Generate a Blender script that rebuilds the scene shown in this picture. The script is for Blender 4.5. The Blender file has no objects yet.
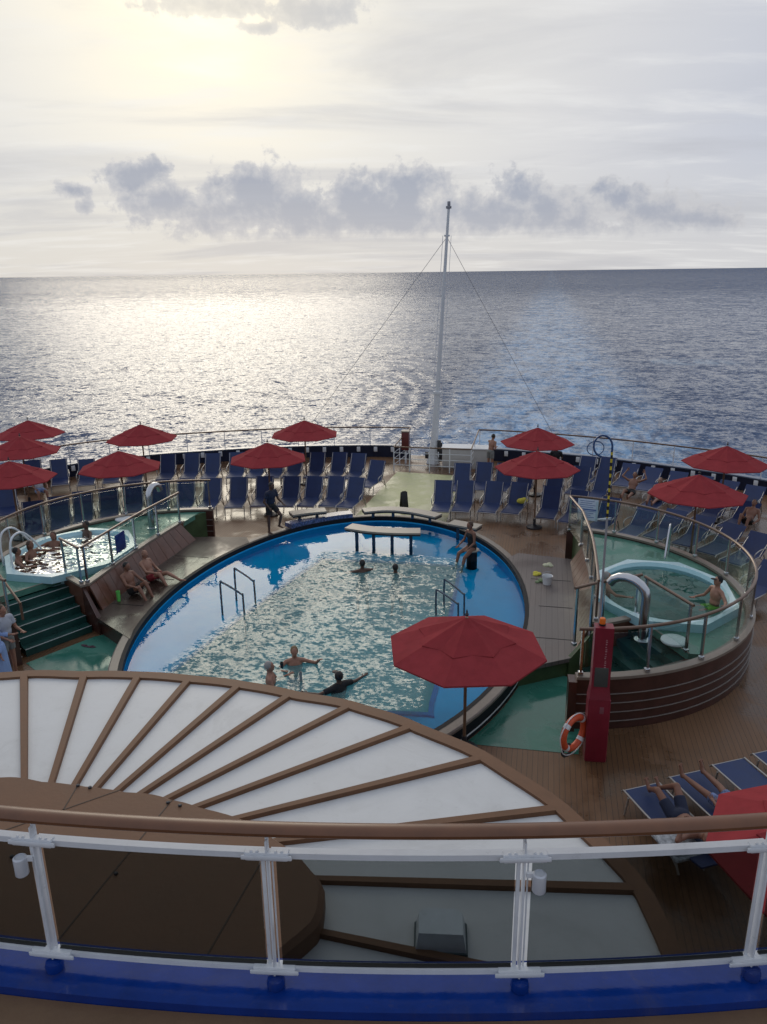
import bpy, math, random
from mathutils import Vector, Matrix
random.seed(7)
PI=math.pi
def rad(d): return math.radians(d)
scene=bpy.context.scene
COL=scene.collection
# ------------------------------------------------------------------ survey helpers
F=770.; PITCH=rad(17.3); ROLL=rad(0.75); EYE=8.6
def ray(x,y):
    u=x-383.5; v=y-512.
    c,s=math.cos(ROLL),math.sin(ROLL)
    u,v=u*c-v*s,u*s+v*c
    return Vector((u/F,math.cos(PITCH)-v/F*math.sin(PITCH),-math.sin(PITCH)-v/F*math.cos(PITCH)))
def at(x,y,z):
    d=ray(x,y); t=(z-EYE)/d.z
    return Vector((d.x*t,d.y*t,z))
YAW=rad(12); OX,OY=-1.12,18.41
CY,SY=math.cos(YAW),math.sin(YAW)
def S(l,a,z=0.): return Vector((OX+l*CY+a*SY, OY-l*SY+a*CY, z))
def ship(p):
    dx,dy=p[0]-OX,p[1]-OY
    return (dx*CY-dy*SY, dx*SY+dy*CY)
def sat(x,y,z): return ship(at(x,y,z))
# ------------------------------------------------------------------ materials
MATS={}
def newmat(name):
    m=bpy.data.materials.new(name); m.use_nodes=True
    nt=m.node_tree; nt.nodes.clear()
    o=nt.nodes.new('ShaderNodeOutputMaterial')
    return m,nt,o
def N(nt,t,**k):
    n=nt.nodes.new(t)
    for a,b in k.items():
        if a.startswith('i_'):
            n.inputs[a[2:].replace('_',' ')].default_value=b
        else: setattr(n,a,b)
    return n
def M(name,col,rough=.5,metal=0.,var=.12,vscale=3.,bump=0.,bscale=60.,spec=.5,rvar=.1,coat=0.,grime=0.,trans=0.):
    if name in MATS: return MATS[name]
    m,nt,o=newmat(name)
    b=N(nt,'ShaderNodeBsdfPrincipled'); L=nt.links.new
    b.inputs['Metallic'].default_value=metal
    b.inputs['Specular IOR Level'].default_value=spec
    if coat: b.inputs['Coat Weight'].default_value=coat; b.inputs['Coat Roughness'].default_value=.1
    tc=N(nt,'ShaderNodeTexCoord')
    n=N(nt,'ShaderNodeTexNoise'); n.inputs['Scale'].default_value=vscale; n.inputs['Detail'].default_value=6; n.inputs['Roughness'].default_value=.65
    L(tc.outputs['Object'],n.inputs['Vector'])
    r=N(nt,'ShaderNodeValToRGB')
    c=Vector(col)
    lo=c*(1-var); hi=c*(1+var)
    r.color_ramp.elements[0].position=.3; r.color_ramp.elements[1].position=.7
    r.color_ramp.elements[0].color=(*lo,1); r.color_ramp.elements[1].color=(*[min(1,v) for v in hi],1)
    L(n.outputs['Fac'],r.inputs['Fac']); bc_=r.outputs['Color']
    if grime:
        g1=noise(nt,tc.outputs['Object'],.9,8,.7,1.2); g2=noise(nt,tc.outputs['Object'],14,5,.7)
        gm=expr(nt,'MULTIPLY',expr(nt,'ADD',smooth(nt,g1,.5,.72),smooth(nt,g2,.58,.72,0,.6)),grime,clamp=True)
        bc_=mixc(nt,gm,bc_,(.10,.085,.065))
    L(bc_,b.inputs['Base Color'])
    mr=N(nt,'ShaderNodeMapRange'); mr.inputs['To Min'].default_value=max(.02,rough-rvar); mr.inputs['To Max'].default_value=min(1,rough+rvar)
    L(n.outputs['Fac'],mr.inputs['Value']); L(mr.outputs['Result'],b.inputs['Roughness'])
    if bump:
        n2=N(nt,'ShaderNodeTexNoise'); n2.inputs['Scale'].default_value=bscale; n2.inputs['Detail'].default_value=3
        L(tc.outputs['Object'],n2.inputs['Vector'])
        bp=N(nt,'ShaderNodeBump'); bp.inputs['Strength'].default_value=bump; bp.inputs['Distance'].default_value=.01
        L(n2.outputs['Fac'],bp.inputs['Height']); L(bp.outputs['Normal'],b.inputs['Normal'])
    if trans:
        tl=N(nt,'ShaderNodeBsdfTranslucent'); L(bc_,tl.inputs[0]); ms=N(nt,'ShaderNodeMixShader'); ms.inputs[0].default_value=trans
        L(b.outputs[0],ms.inputs[1]); L(tl.outputs[0],ms.inputs[2]); L(ms.outputs[0],o.inputs[0])
    else: L(b.outputs[0],o.inputs[0])
    MATS[name]=m
    return m
def expr(nt,op,a,b=None,c=None,clamp=False):
    n=nt.nodes.new('ShaderNodeMath'); n.operation=op; n.use_clamp=clamp
    for i,v in enumerate((a,b,c)):
        if v is None: continue
        if isinstance(v,(int,float)): n.inputs[i].default_value=v
        else: nt.links.new(v,n.inputs[i])
    return n.outputs[0]
def smooth(nt,v,a,b,lo=0.,hi=1.):
    n=nt.nodes.new('ShaderNodeMapRange'); n.interpolation_type='SMOOTHSTEP'
    nt.links.new(v,n.inputs['Value'])
    n.inputs['From Min'].default_value=a; n.inputs['From Max'].default_value=b
    n.inputs['To Min'].default_value=lo; n.inputs['To Max'].default_value=hi
    return n.outputs['Result']
def mixc(nt,f,a,b,mode='MIX'):
    n=nt.nodes.new('ShaderNodeMix'); n.data_type='RGBA'; n.blend_type=mode
    if isinstance(f,(int,float)): n.inputs[0].default_value=f
    else: nt.links.new(f,n.inputs[0])
    for i,v in ((6,a),(7,b)):
        if isinstance(v,tuple): n.inputs[i].default_value=(*v,1) if len(v)==3 else v
        else: nt.links.new(v,n.inputs[i])
    return n.outputs[2]
def noise(nt,vec,scale,detail=4,rough=.55,dist=0.,dim='3D'):
    n=nt.nodes.new('ShaderNodeTexNoise'); n.inputs['Scale'].default_value=scale; n.inputs['Detail'].default_value=detail
    n.inputs['Roughness'].default_value=rough; n.inputs['Distortion'].default_value=dist
    nt.links.new(vec,n.inputs['Vector']); return n.outputs['Fac']
def mapping(nt,vec,sc=(1,1,1),rot=(0,0,0),loc=(0,0,0)):
    n=nt.nodes.new('ShaderNodeMapping'); nt.links.new(vec,n.inputs['Vector'])
    n.inputs['Scale'].default_value=sc; n.inputs['Rotation'].default_value=rot; n.inputs['Location'].default_value=loc
    return n.outputs['Vector']

def teak(name,col,pitch=.095,wet=.5,axis=0,caulk=(.02,.017,.014),lw=.07):
    m,nt,o=newmat(name); L=nt.links.new
    b=N(nt,'ShaderNodeBsdfPrincipled'); b.inputs['Specular IOR Level'].default_value=.38; g=N(nt,'ShaderNodeNewGeometry')
    rot=mapping(nt,g.outputs['Position'],rot=(0,0,YAW))
    sx=N(nt,'ShaderNodeSeparateXYZ'); L(rot,sx.inputs[0])
    v=expr(nt,'DIVIDE',sx.outputs[axis],pitch)
    fr=expr(nt,'FRACT',v); fl=expr(nt,'FLOOR',v)
    line=expr(nt,'LESS_THAN',fr,lw)
    wn=N(nt,'ShaderNodeTexWhiteNoise'); wn.noise_dimensions='1D'; L(fl,wn.inputs['W'])
    gr=noise(nt,mapping(nt,rot,sc=(30,1.5,1) if axis==0 else (1.5,30,1)),1.,5,.6)
    big=noise(nt,rot,.45,5,.6,.6)
    c=Vector(col)
    base=mixc(nt,gr,tuple(c*.75),tuple(c*1.2))
    base=mixc(nt,expr(nt,'MULTIPLY',wn.outputs['Value'],.35),base,tuple(c*.72))
    wetm=smooth(nt,big,.42,.58)
    base=mixc(nt,expr(nt,'MULTIPLY',wetm,wet),base,tuple(c*.5))
    base=mixc(nt,line,base,caulk)
    L(base,b.inputs['Base Color'])
    L(smooth(nt,big,.40,.60,.52,.52-.42*wet),b.inputs['Roughness'])
    bp=N(nt,'ShaderNodeBump'); bp.inputs['Strength'].default_value=.25; bp.inputs['Distance'].default_value=.004
    L(expr(nt,'SUBTRACT',expr(nt,'MULTIPLY',gr,.6),line),bp.inputs['Height']); L(bp.outputs[0],b.inputs['Normal'])
    L(b.outputs[0],o.inputs[0]); MATS[name]=m
    return m
def wetfloor(name,col,rlo=.07,rhi=.45,sc=.9,lo=.42,hi=.6):
    m,nt,o=newmat(name); L=nt.links.new
    b=N(nt,'ShaderNodeBsdfPrincipled'); g=N(nt,'ShaderNodeNewGeometry')
    n1=noise(nt,g.outputs['Position'],sc,6,.6,.5); n2=noise(nt,g.outputs['Position'],9,4,.6)
    c=Vector(col)
    base=mixc(nt,n2,tuple(c*.8),tuple(c*1.2))
    w=smooth(nt,n1,lo,hi)
    base=mixc(nt,expr(nt,'MULTIPLY',w,.4),base,tuple(c*.55))
    L(base,b.inputs['Base Color']); L(smooth(nt,n1,lo,hi,rhi,rlo),b.inputs['Roughness'])
    bp=N(nt,'ShaderNodeBump'); bp.inputs['Strength'].default_value=.15; bp.inputs['Distance'].default_value=.01
    L(n2,bp.inputs['Height']); L(bp.outputs[0],b.inputs['Normal'])
    L(b.outputs[0],o.inputs[0]); MATS[name]=m; return m
def glass(name,tint,ior=1.45,rough=.02,extra=1.):
    m,nt,o=newmat(name); L=nt.links.new
    t=N(nt,'ShaderNodeBsdfTransparent'); t.inputs[0].default_value=(*tint,1)
    gl=N(nt,'ShaderNodeBsdfGlossy'); gl.inputs['Roughness'].default_value=rough
    ge=N(nt,'ShaderNodeNewGeometry'); dp=N(nt,'ShaderNodeVectorMath'); dp.operation='DOT_PRODUCT'
    L(ge.outputs['Normal'],dp.inputs[0]); L(ge.outputs['Incoming'],dp.inputs[1])
    f0=((ior-1)/(ior+1))**2
    sch=expr(nt,'MULTIPLY_ADD',expr(nt,'POWER',expr(nt,'SUBTRACT',1.,expr(nt,'ABSOLUTE',dp.outputs['Value'])),5.),1-f0,f0)
    t.inputs[0].default_value=(*[math.sqrt(v) for v in tint],1)
    mx=N(nt,'ShaderNodeMixShader'); L(expr(nt,'MULTIPLY',sch,extra,clamp=True),mx.inputs[0]); L(t.outputs[0],mx.inputs[1]); L(gl.outputs[0],mx.inputs[2])
    L(mx.outputs[0],o.inputs[0]); MATS[name]=m; return m
def water(name,tint,scales,strength,dist=.05,rough=.02,calm=None,milk=0.,milkcol=(.6,.75,.75)):
    # clear water: what lies below shows through a tint, sky is mirrored by Fresnel
    m,nt,o=newmat(name); L=nt.links.new
    tc=N(nt,'ShaderNodeTexCoord')
    tot=None
    for (sc,amp,ds) in scales:
        nn=N(nt,'ShaderNodeTexNoise'); nn.inputs['Scale'].default_value=sc; nn.inputs['Detail'].default_value=2.5; nn.inputs['Distortion'].default_value=ds
        L(mapping(nt,tc.outputs['Object'],sc=(.8,1.15,1)),nn.inputs['Vector'])
        v1=N(nt,'ShaderNodeVectorMath'); v1.operation='SUBTRACT'; L(nn.outputs['Color'],v1.inputs[0]); v1.inputs[1].default_value=(.5,.5,.5)
        v2=N(nt,'ShaderNodeVectorMath'); v2.operation='MULTIPLY'; L(v1.outputs[0],v2.inputs[0]); v2.inputs[1].default_value=(amp,amp,0)
        if tot is None: tot=v2.outputs[0]
        else:
            v3=N(nt,'ShaderNodeVectorMath'); v3.operation='ADD'; L(tot,v3.inputs[0]); L(v2.outputs[0],v3.inputs[1]); tot=v3.outputs[0]
    slm=N(nt,'ShaderNodeVectorMath'); slm.operation='SCALE'; L(tot,slm.inputs[0])
    if calm is None: slm.inputs['Scale'].default_value=strength
    else:
        # calm = (x0,x1,y0,y1) rectangle of lively water in the object's own frame
        s=N(nt,'ShaderNodeSeparateXYZ'); L(tc.outputs['Object'],s.inputs[0])
        x0,x1,y0,y1=calm
        mk=expr(nt,'MULTIPLY',expr(nt,'MULTIPLY',smooth(nt,expr(nt,'SUBTRACT',s.outputs[0],smooth(nt,s.outputs[1],-4.5,4.2,0,1.35)),x0-.35,x0+.1),smooth(nt,s.outputs[0],x1-.2,x1+.2,1,0)),
               expr(nt,'MULTIPLY',smooth(nt,s.outputs[1],y0-.3,y0+.2),smooth(nt,s.outputs[1],y1-.2,y1+.25,1,0)))
        L(expr(nt,'MULTIPLY_ADD',mk,strength*.94,strength*.06),slm.inputs['Scale'])
    va=N(nt,'ShaderNodeVectorMath'); va.operation='ADD'; L(slm.outputs[0],va.inputs[0]); va.inputs[1].default_value=(0,0,1)
    vt=N(nt,'ShaderNodeVectorTransform'); vt.vector_type='NORMAL'; vt.convert_from='OBJECT'; vt.convert_to='WORLD'; L(va.outputs[0],vt.inputs[0])
    bp=N(nt,'ShaderNodeVectorMath'); bp.operation='NORMALIZE'; L(vt.outputs[0],bp.inputs[0])
    t=N(nt,'ShaderNodeBsdfTransparent'); t.inputs[0].default_value=(*tint,1)
    gl=N(nt,'ShaderNodeBsdfGlossy'); gl.inputs['Roughness'].default_value=rough
    fr=N(nt,'ShaderNodeFresnel'); fr.inputs['IOR'].default_value=1.33
    L(bp.outputs[0],gl.inputs['Normal']); L(bp.outputs[0],fr.inputs['Normal'])
    under=t.outputs[0]
    if milk:
        df=N(nt,'ShaderNodeBsdfDiffuse'); df.inputs[0].default_value=(*milkcol,1)
        mm=N(nt,'ShaderNodeMixShader'); 
        if calm is None: L(expr(nt,'MULTIPLY',smooth(nt,noise(nt,tc.outputs['Object'],3.5,5,.6,1.),.35,.7),milk),mm.inputs[0])
        else: L(expr(nt,'MULTIPLY',mk,milk),mm.inputs[0])
        L(t.outputs[0],mm.inputs[1]); L(df.outputs[0],mm.inputs[2]); under=mm.outputs[0]
    mx=N(nt,'ShaderNodeMixShader'); L(fr.outputs[0],mx.inputs[0]); L(under,mx.inputs[1]); L(gl.outputs[0],mx.inputs[2])
    L(mx.outputs[0],o.inputs[0]); MATS[name]=m; return m

white_paint=M('white_paint',(.72,.73,.74),.35,var=.05,vscale=2.)
rail_white=M('rail_white',(.72,.74,.77),.3,grime=.10,var=.05,vscale=6)
steel=M('steel',(.55,.56,.58),.22,metal=1.,var=.06)
tube_metal=M('tube_metal',(.42,.40,.38),.35,metal=.6,var=.08)
bronze=M('bronze_rail',(.16,.10,.07),.3,metal=.3,var=.15)
canvas_red=M('canvas_red',(.40,.058,.066),.9,trans=.3,grime=.06,spec=.1,var=.14,vscale=2.5,bump=.25,bscale=160)
canvas_red2=M('canvas_red_vent',(.34,.048,.055),.9,trans=.2,grime=.06,spec=.1,var=.14,vscale=2.5,bump=.25,bscale=160)
sling=M('sling_blue',(.011,.030,.11),.55,var=.18,vscale=3,bump=.2,bscale=120)
wood_pole=M('wood_pole',(.16,.09,.05),.45,var=.15,vscale=8)
dark_metal=M('dark_metal',(.03,.03,.035),.4,var=.1)
red_paint=M('red_paint',(.21,.012,.028),.42,var=.14,vscale=4)
orange=M('orange_ring',(.62,.09,.03),.5,var=.12,vscale=8)
beacon=M('beacon_orange',(.8,.18,.02),.25,var=.05)
hand_wood=M('handrail_wood',(.145,.057,.024),.4,var=.2,vscale=3,coat=.12)
brown_paint=M('brown_paint',(.18,.095,.055),.6,grime=.22,spec=.25,var=.10,vscale=1.5,bump=.2,bscale=25)
rib_brown=M('rib_brown',(.17,.086,.046),.55,spec=.25,var=.14,vscale=4)
panel_white=M('panel_white',(.62,.625,.62),.5,var=.05,vscale=1.7,grime=.14,bump=.1,bscale=30)
blue_gloss=M('blue_gloss',(.002,.030,.21),.14,var=.2,vscale=3,grime=.25,coat=.05,spec=.4,bump=.3,bscale=9)
navy=M('navy_paint',(.010,.016,.04),.35,var=.15)
hull_white=M('hull_white',(.6,.6,.6),.5)
pool_blue=M('pool_blue',(.03,.52,.95),.4,var=.1,vscale=.7)
pool_deep=M('pool_deep',(.42,.64,.66),.5,var=.06,vscale=1)
black_tile=M('black_tile',(.014,.015,.019),.6,var=.3,vscale=30,spec=.15)
stone_rim=M('stone_rim',(.19,.155,.13),.4,var=.16,vscale=4,bump=.2,bscale=50)
cream_top=M('cream_top',(.31,.265,.215),.4,var=.08,vscale=5)
green_wall=M('green_wall',(.055,.085,.035),.4,var=.3,vscale=2.5)
stair_green=M('stair_green',(.012,.055,.048),.3,var=.25,vscale=3)
nosing=M('nosing',(.30,.33,.33),.4)
tub_shell=M('tub_shell',(.30,.50,.56),.25,var=.06,vscale=2,coat=.4)
tub_inner=M('tub_inner',(.50,.78,.84),.35,var=.05)
cap_stone=M('cap_stone',(.22,.175,.14),.4,var=.1,vscale=5)
hull_wood=M('hull_wood',(.060,.022,.016),.35,var=.3,vscale=2.5,coat=.2)
hull_line=M('hull_line',(.22,.19,.17),.4)
bench_wood=M('bench_wood',(.13,.055,.035),.35,var=.25,vscale=3,coat=.2)
skin=M('skin',(.33,.165,.11),.5,var=.08,vscale=9)
skin_tan=M('skin_tan',(.22,.10,.062),.5,var=.08,vscale=9)
skin_dark=M('skin_dark',(.09,.045,.03),.45,var=.1,vscale=9)
hair_dark=M('hair_dark',(.012,.009,.008),.5)
hair_brown=M('hair_brown',(.07,.035,.02),.55)
hair_grey=M('hair_grey',(.32,.30,.28),.6)
eye_mat=M('eye_dark',(.02,.015,.012),.2)
cl_black=M('cloth_black',(.012,.012,.014),.8); cl_navy=M('cloth_navy',(.012,.018,.045),.8)
cl_white=M('cloth_white',(.62,.63,.68),.8); cl_blue=M('cloth_blue',(.10,.22,.55),.8)
cl_lblue=M('cloth_pale_blue',(.25,.36,.62),.8); cl_green=M('cloth_lime',(.22,.50,.06),.8); cl_red=M('cloth_red',(.30,.03,.04),.8)
cl_grey=M('cloth_grey',(.20,.20,.19),.8); yellow=M('towel_yellow',(.62,.55,.07),.85,var=.2,vscale=20)
stripe_y=M('stripe_yellow',(.60,.48,.03),.5); hose_blue=M('hose_blue',(.01,.05,.16),.4); pole_grey=M('pole_grey',(.30,.30,.31),.4)
sign_blue=M('sign_blue',(.006,.035,.30),.35); sign_white=M('sign_white',(.62,.68,.78),.4); sign_ink=M('sign_ink',(.06,.12,.36),.5)
ink_pale=M('ink_pale',(.42,.22,.24),.5); screen_grey=M('screen_grey',(.07,.075,.07),.35)
green_cup=M('cup_green',(.14,.60,.12),.35); black_plastic=M('black_plastic',(.012,.012,.013),.45)
rope_dark=M('rope_dark',(.015,.02,.025),.7); redbox=M('red_box',(.13,.025,.02),.45); coolerw=M('locker_white',(.52,.50,.47),.5,var=.05)
mosaic=M('mosaic',(.08,.10,.20),.25,var=.9,vscale=14)
clear_glass=glass('rail_glass',(.72,.82,.80),1.45,.02,1.)
tint_glass=glass('tinted_glass',(.225,.25,.255),1.35,.03,.45)
lamp_plastic=M('lamp_plastic',(.62,.64,.68),.3,var=.04)

deck_mat=teak('teak_deck',(.19,.100,.050),wet=.8)
dark_wet=teak('teak_dark_wet',(.075,.05,.038),pitch=.14,wet=.8,lw=.05)
deck_gray=teak('teak_weathered',(.165,.135,.125),pitch=.14,wet=.5,lw=.05)
green_wet=wetfloor('green_wet',(.04,.19,.14),.08,.5)
pale_green=wetfloor('tub_floor_green',(.09,.24,.18),.12,.5,1.5)
lime_floor=wetfloor('lime_floor',(.52,.52,.27),.35,.6,1.2)
stern_glass=glass('stern_glass',(.93,.95,.95),1.3,.02,.6)
pool_water=water('pool_water',(.35,.92,.97),[(2.0,.50,.6),(6.,.80,.8),(13.,.65,.6)],.85,.55,.02,calm=(-2.9,2.75,-4.5,4.05),milk=.5,milkcol=(.17,.32,.33))
tub_water_l=water('bubbling_water',(.8,.95,.95),[(4,1.3,.8),(9,1.2,.6)],1.15,.05,.04,milk=.35,milkcol=(.36,.46,.45))
tub_water_r=water('calm_tub_water',(.78,.95,.97),[(2,1.,.4),(6,.4,.3)],.2,.03,.02)

# ------------------------------------------------------------------ mesh builder
ORG={}
SHIP=set()
class MB:
    def __init__(s): s.v=[]; s.f=[]
    def add(s,vs,fs):
        n=len(s.v); s.v+= [Vector(v) for v in vs]; s.f+=[tuple(i+n for i in f) for f in fs]; return s
    def box(s,c,sz,rot=None):
        hx,hy,hz=sz[0]/2,sz[1]/2,sz[2]/2
        vs=[Vector((x*hx,y*hy,z*hz)) for z in (-1,1) for x,y in ((-1,-1),(1,-1),(1,1),(-1,1))]
        if rot is not None:
            if not isinstance(rot,Matrix): rot=Matrix.Rotation(rot,3,'Z')
            vs=[rot@v for v in vs]
        c=Vector(c); return s.add([v+c for v in vs],[(0,3,2,1),(4,5,6,7),(0,1,5,4),(1,2,6,5),(2,3,7,6),(3,0,4,7)])
    def bbox(s,c,sz,rot=None,b=.01):
        # bevelled box
        hx,hy,hz=sz[0]/2,sz[1]/2,sz[2]/2; b=min(b,hx*.9,hy*.9,hz*.9)
        ring=lambda ax,ay,z:[(ax-b,-ay,z),(ax,-ay+b,z),(ax,ay-b,z),(ax-b,ay,z),(-ax+b,ay,z),(-ax,ay-b,z),(-ax,-ay+b,z),(-ax+b,-ay,z)]
        vs=ring(hx-b*.6,hy-b*.6,-hz)+ring(hx,hy,-hz+b)+ring(hx,hy,hz-b)+ring(hx-b*.6,hy-b*.6,hz)
        vs=[Vector(v) for v in vs]
        if rot is not None:
            if not isinstance(rot,Matrix): rot=Matrix.Rotation(rot,3,'Z')
            vs=[rot@v for v in vs]
        c=Vector(c)
        fs=[tuple(reversed(range(8))),tuple(range(24,32))]
        for k in range(3):
            for i in range(8):
                j=(i+1)%8; fs.append((k*8+i,k*8+j,(k+1)*8+j,(k+1)*8+i))
        return s.add([v+c for v in vs],fs)
    def tube(s,pts,r,n=8,caps=True,closed=False,flat=1.):
        pts=[Vector(p) for p in pts]; k=len(pts)
        rs=r if isinstance(r,(list,tuple)) else [r]*k
        vs=[];up=None
        for i,p in enumerate(pts):
            if closed: d=pts[(i+1)%k]-pts[i-1]
            else: d=pts[min(i+1,k-1)]-pts[max(i-1,0)]
            if d.length<1e-9: d=Vector((0,0,1))
            d.normalize()
            if up is None:
                up=Vector((0,0,1)) if abs(d.z)<.95 else Vector((1,0,0))
            a=d.cross(up)
            if a.length<1e-6: a=d.cross(Vector((0,1,0)))
            a.normalize(); b=a.cross(d); b.normalize(); up=b
            for j in range(n):
                t=2*PI*(j+.5)/n; vs.append(p+a*math.cos(t)*rs[i]+b*math.sin(t)*rs[i]*flat)
        fs=[]
        for i in range(k if closed else k-1):
            for j in range(n):
                a0=i*n+j;a1=i*n+(j+1)%n;b0=((i+1)%k)*n+j;b1=((i+1)%k)*n+(j+1)%n
                fs.append((a0,a1,b1,b0))
        if caps and not closed: fs+= [tuple(range(n)),tuple(reversed(range((k-1)*n,k*n)))]
        return s.add(vs,fs)
    def prism(s,poly,z0,z1,top=None):
        n=len(poly); tp=top or poly
        vs=[Vector((p[0],p[1],z0)) for p in poly]+[Vector((p[0],p[1],z1)) for p in tp]
        return s.add(vs,[tuple(range(n)),tuple(range(n,2*n))]+[(i,(i+1)%n,n+(i+1)%n,n+i) for i in range(n)])
    def sheet(s,poly,z): 
        return s.add([Vector((p[0],p[1],z)) for p in poly],[tuple(range(len(poly)))])
    def wall(s,path,z0,z1,t,closed=False,off=0.):
        # thick wall following a plan path
        n=len(path); L=[];R=[]
        for i in range(n):
            a=Vector(path[(i-1)%n] if (closed or i>0) else path[i]); b=Vector(path[(i+1)%n] if (closed or i<n-1) else path[i])
            d=(b-a); d.normalize(); nn=Vector((-d.y,d.x)); p=Vector(path[i])
            L.append(p+nn*(t/2+off)); R.append(p-nn*(t/2-off))
        zz0=z0 if isinstance(z0,list) else [z0]*n; zz1=z1 if isinstance(z1,list) else [z1]*n
        vs=[]
        for i in range(n):
            vs+=[(L[i].x,L[i].y,zz0[i]),(R[i].x,R[i].y,zz0[i]),(R[i].x,R[i].y,zz1[i]),(L[i].x,L[i].y,zz1[i])]
        fs=[]
        for i in range(n if closed else n-1):
            j=(i+1)%n
            for k in range(4): fs.append((i*4+k,i*4+(k+1)%4,j*4+(k+1)%4,j*4+k))
        if not closed: fs+=[(0,1,2,3),((n-1)*4+3,(n-1)*4+2,(n-1)*4+1,(n-1)*4)]
        return s.add(vs,fs)
    def lathe(s,prof,n=24,c=(0,0,0),sx=1.,sy=1.):
        vs=[];c=Vector(c)
        for r,z in prof:
            for j in range(n):
                t=2*PI*j/n; vs.append(c+Vector((r*math.cos(t)*sx,r*math.sin(t)*sy,z)))
        fs=[]
        for i in range(len(prof)-1):
            for j in range(n): fs.append((i*n+j,i*n+(j+1)%n,(i+1)*n+(j+1)%n,(i+1)*n+j))
        fs+=[tuple(range(n)),tuple(range((len(prof)-1)*n,len(prof)*n))]
        return s.add(vs,fs)
    def ell(s,c,r,n=12,m=8,rot=None):
        vs=[];c=Vector(c)
        for i in range(1,m):
            p=PI*i/m
            for j in range(n):
                t=2*PI*j/n; v=Vector((r[0]*math.sin(p)*math.cos(t),r[1]*math.sin(p)*math.sin(t),r[2]*math.cos(p)))
                vs.append(c+(rot@v if rot is not None else v))
        v=Vector((0,0,r[2])); vs.append(c+(rot@v if rot is not None else v)); vs.append(c-(rot@v if rot is not None else v))
        fs=[]
        for i in range(m-2):
            for j in range(n): fs.append((i*n+j,i*n+(j+1)%n,(i+1)*n+(j+1)%n,(i+1)*n+j))
        T=len(vs)-2
        for j in range(n): fs.append((T,(j+1)%n,j)); fs.append((T+1,(m-2)*n+j,(m-2)*n+(j+1)%n))
        return s.add(vs,fs)
    def mesh(s,name,org=(0,0,0),smoothed=False,angle=35):
        import bmesh
        o=Vector(org); me=bpy.data.meshes.new(name); me.from_pydata([v-o for v in s.v],[],s.f)
        bm=bmesh.new(); bm.from_mesh(me); bmesh.ops.recalc_face_normals(bm,faces=bm.faces)
        if smoothed:
            for f in bm.faces: f.smooth=True
            for e in bm.edges:
                if len(e.link_faces)==2 and e.calc_face_angle(0)>rad(angle): e.smooth=False
        bm.to_mesh(me); bm.free(); return me
    def build(s,name,mat,parent=None,org=None,smoothed=True,angle=35):
        """parent given: verts are in the parent's frame. ship-frame tops get placed by org."""
        if parent is not None: org=ORG.get(parent.name,(0,0,0))
        elif org is None: org=(0,0,0)
        me=s.mesh(name,org,smoothed,angle)
        for m in (mat if isinstance(mat,(list,tuple)) else [mat]): me.materials.append(m)
        o=bpy.data.objects.new(name,me); COL.objects.link(o)
        if parent is not None: o.parent=parent
        ORG[o.name]=tuple(org); return o
def tag(o,label=None,cat=None,group=None,kind=None):
    if label: o['label']=label
    if cat: o['category']=cat
    if group: o['group']=group
    if kind: o['kind']=kind
    return o
def shipmesh(name,mb,mat,label=None,cat=None,group=None,kind=None,org=(0,0,0),**k):
    """one-mesh top-level thing whose verts are in the ship's frame"""
    o=mb.build(name,mat,None,org,**k); o.location=S(*org); o.rotation_euler=(0,0,-YAW)
    return tag(o,label,cat,group,kind)
def shiproot(name,org,label,cat,group=None,kind=None):
    o=bpy.data.objects.new(name,None); COL.objects.link(o); o.empty_display_size=.2
    o.location=S(*org); o.rotation_euler=(0,0,-YAW); ORG[o.name]=tuple(org)
    return tag(o,label,cat,group,kind)
def root(name,loc,rz,label,cat,group=None,kind=None):
    o=bpy.data.objects.new(name,None); COL.objects.link(o); o.empty_display_size=.2
    o.location=loc; o.rotation_euler=(0,0,rz); ORG[o.name]=(0,0,0)
    return tag(o,label,cat,group,kind)
def dup(r,loc,rz,label=None,group=None):
    c=r.copy(); COL.objects.link(c); c.location=loc; c.rotation_euler=(0,0,rz); ORG[c.name]=(0,0,0)
    if label: c['label']=label
    if group: c['group']=group
    for ch in list(r.children):
        d=ch.copy(); COL.objects.link(d); d.parent=c
        for g in list(ch.children):
            e=g.copy(); COL.objects.link(e); e.parent=d
    return c
def spline(pts,n=8,closed=False):
    pts=[Vector(p) for p in pts]; k=len(pts); out=[]
    for i in range(k if closed else k-1):
        g=lambda j: pts[j%k] if closed else pts[max(0,min(k-1,j))]
        p0,p1,p2,p3=g(i-1),g(i),g(i+1),g(i+2)
        for q in range(n):
            t=q/n
            out.append(.5*((2*p1)+(p2-p0)*t+(2*p0-5*p1+4*p2-p3)*t*t+(3*p1-p0-3*p2+p3)*t**3))
    if not closed: out.append(pts[-1])
    return out
def ellipse(ax,ay,n=96,c=(0,0),t0=0,t1=2*PI,end=False):
    m=n+1 if end else n
    return [(c[0]+ax*math.cos(t0+(t1-t0)*i/n),c[1]+ay*math.sin(t0+(t1-t0)*i/n)) for i in range(m)]

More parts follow.
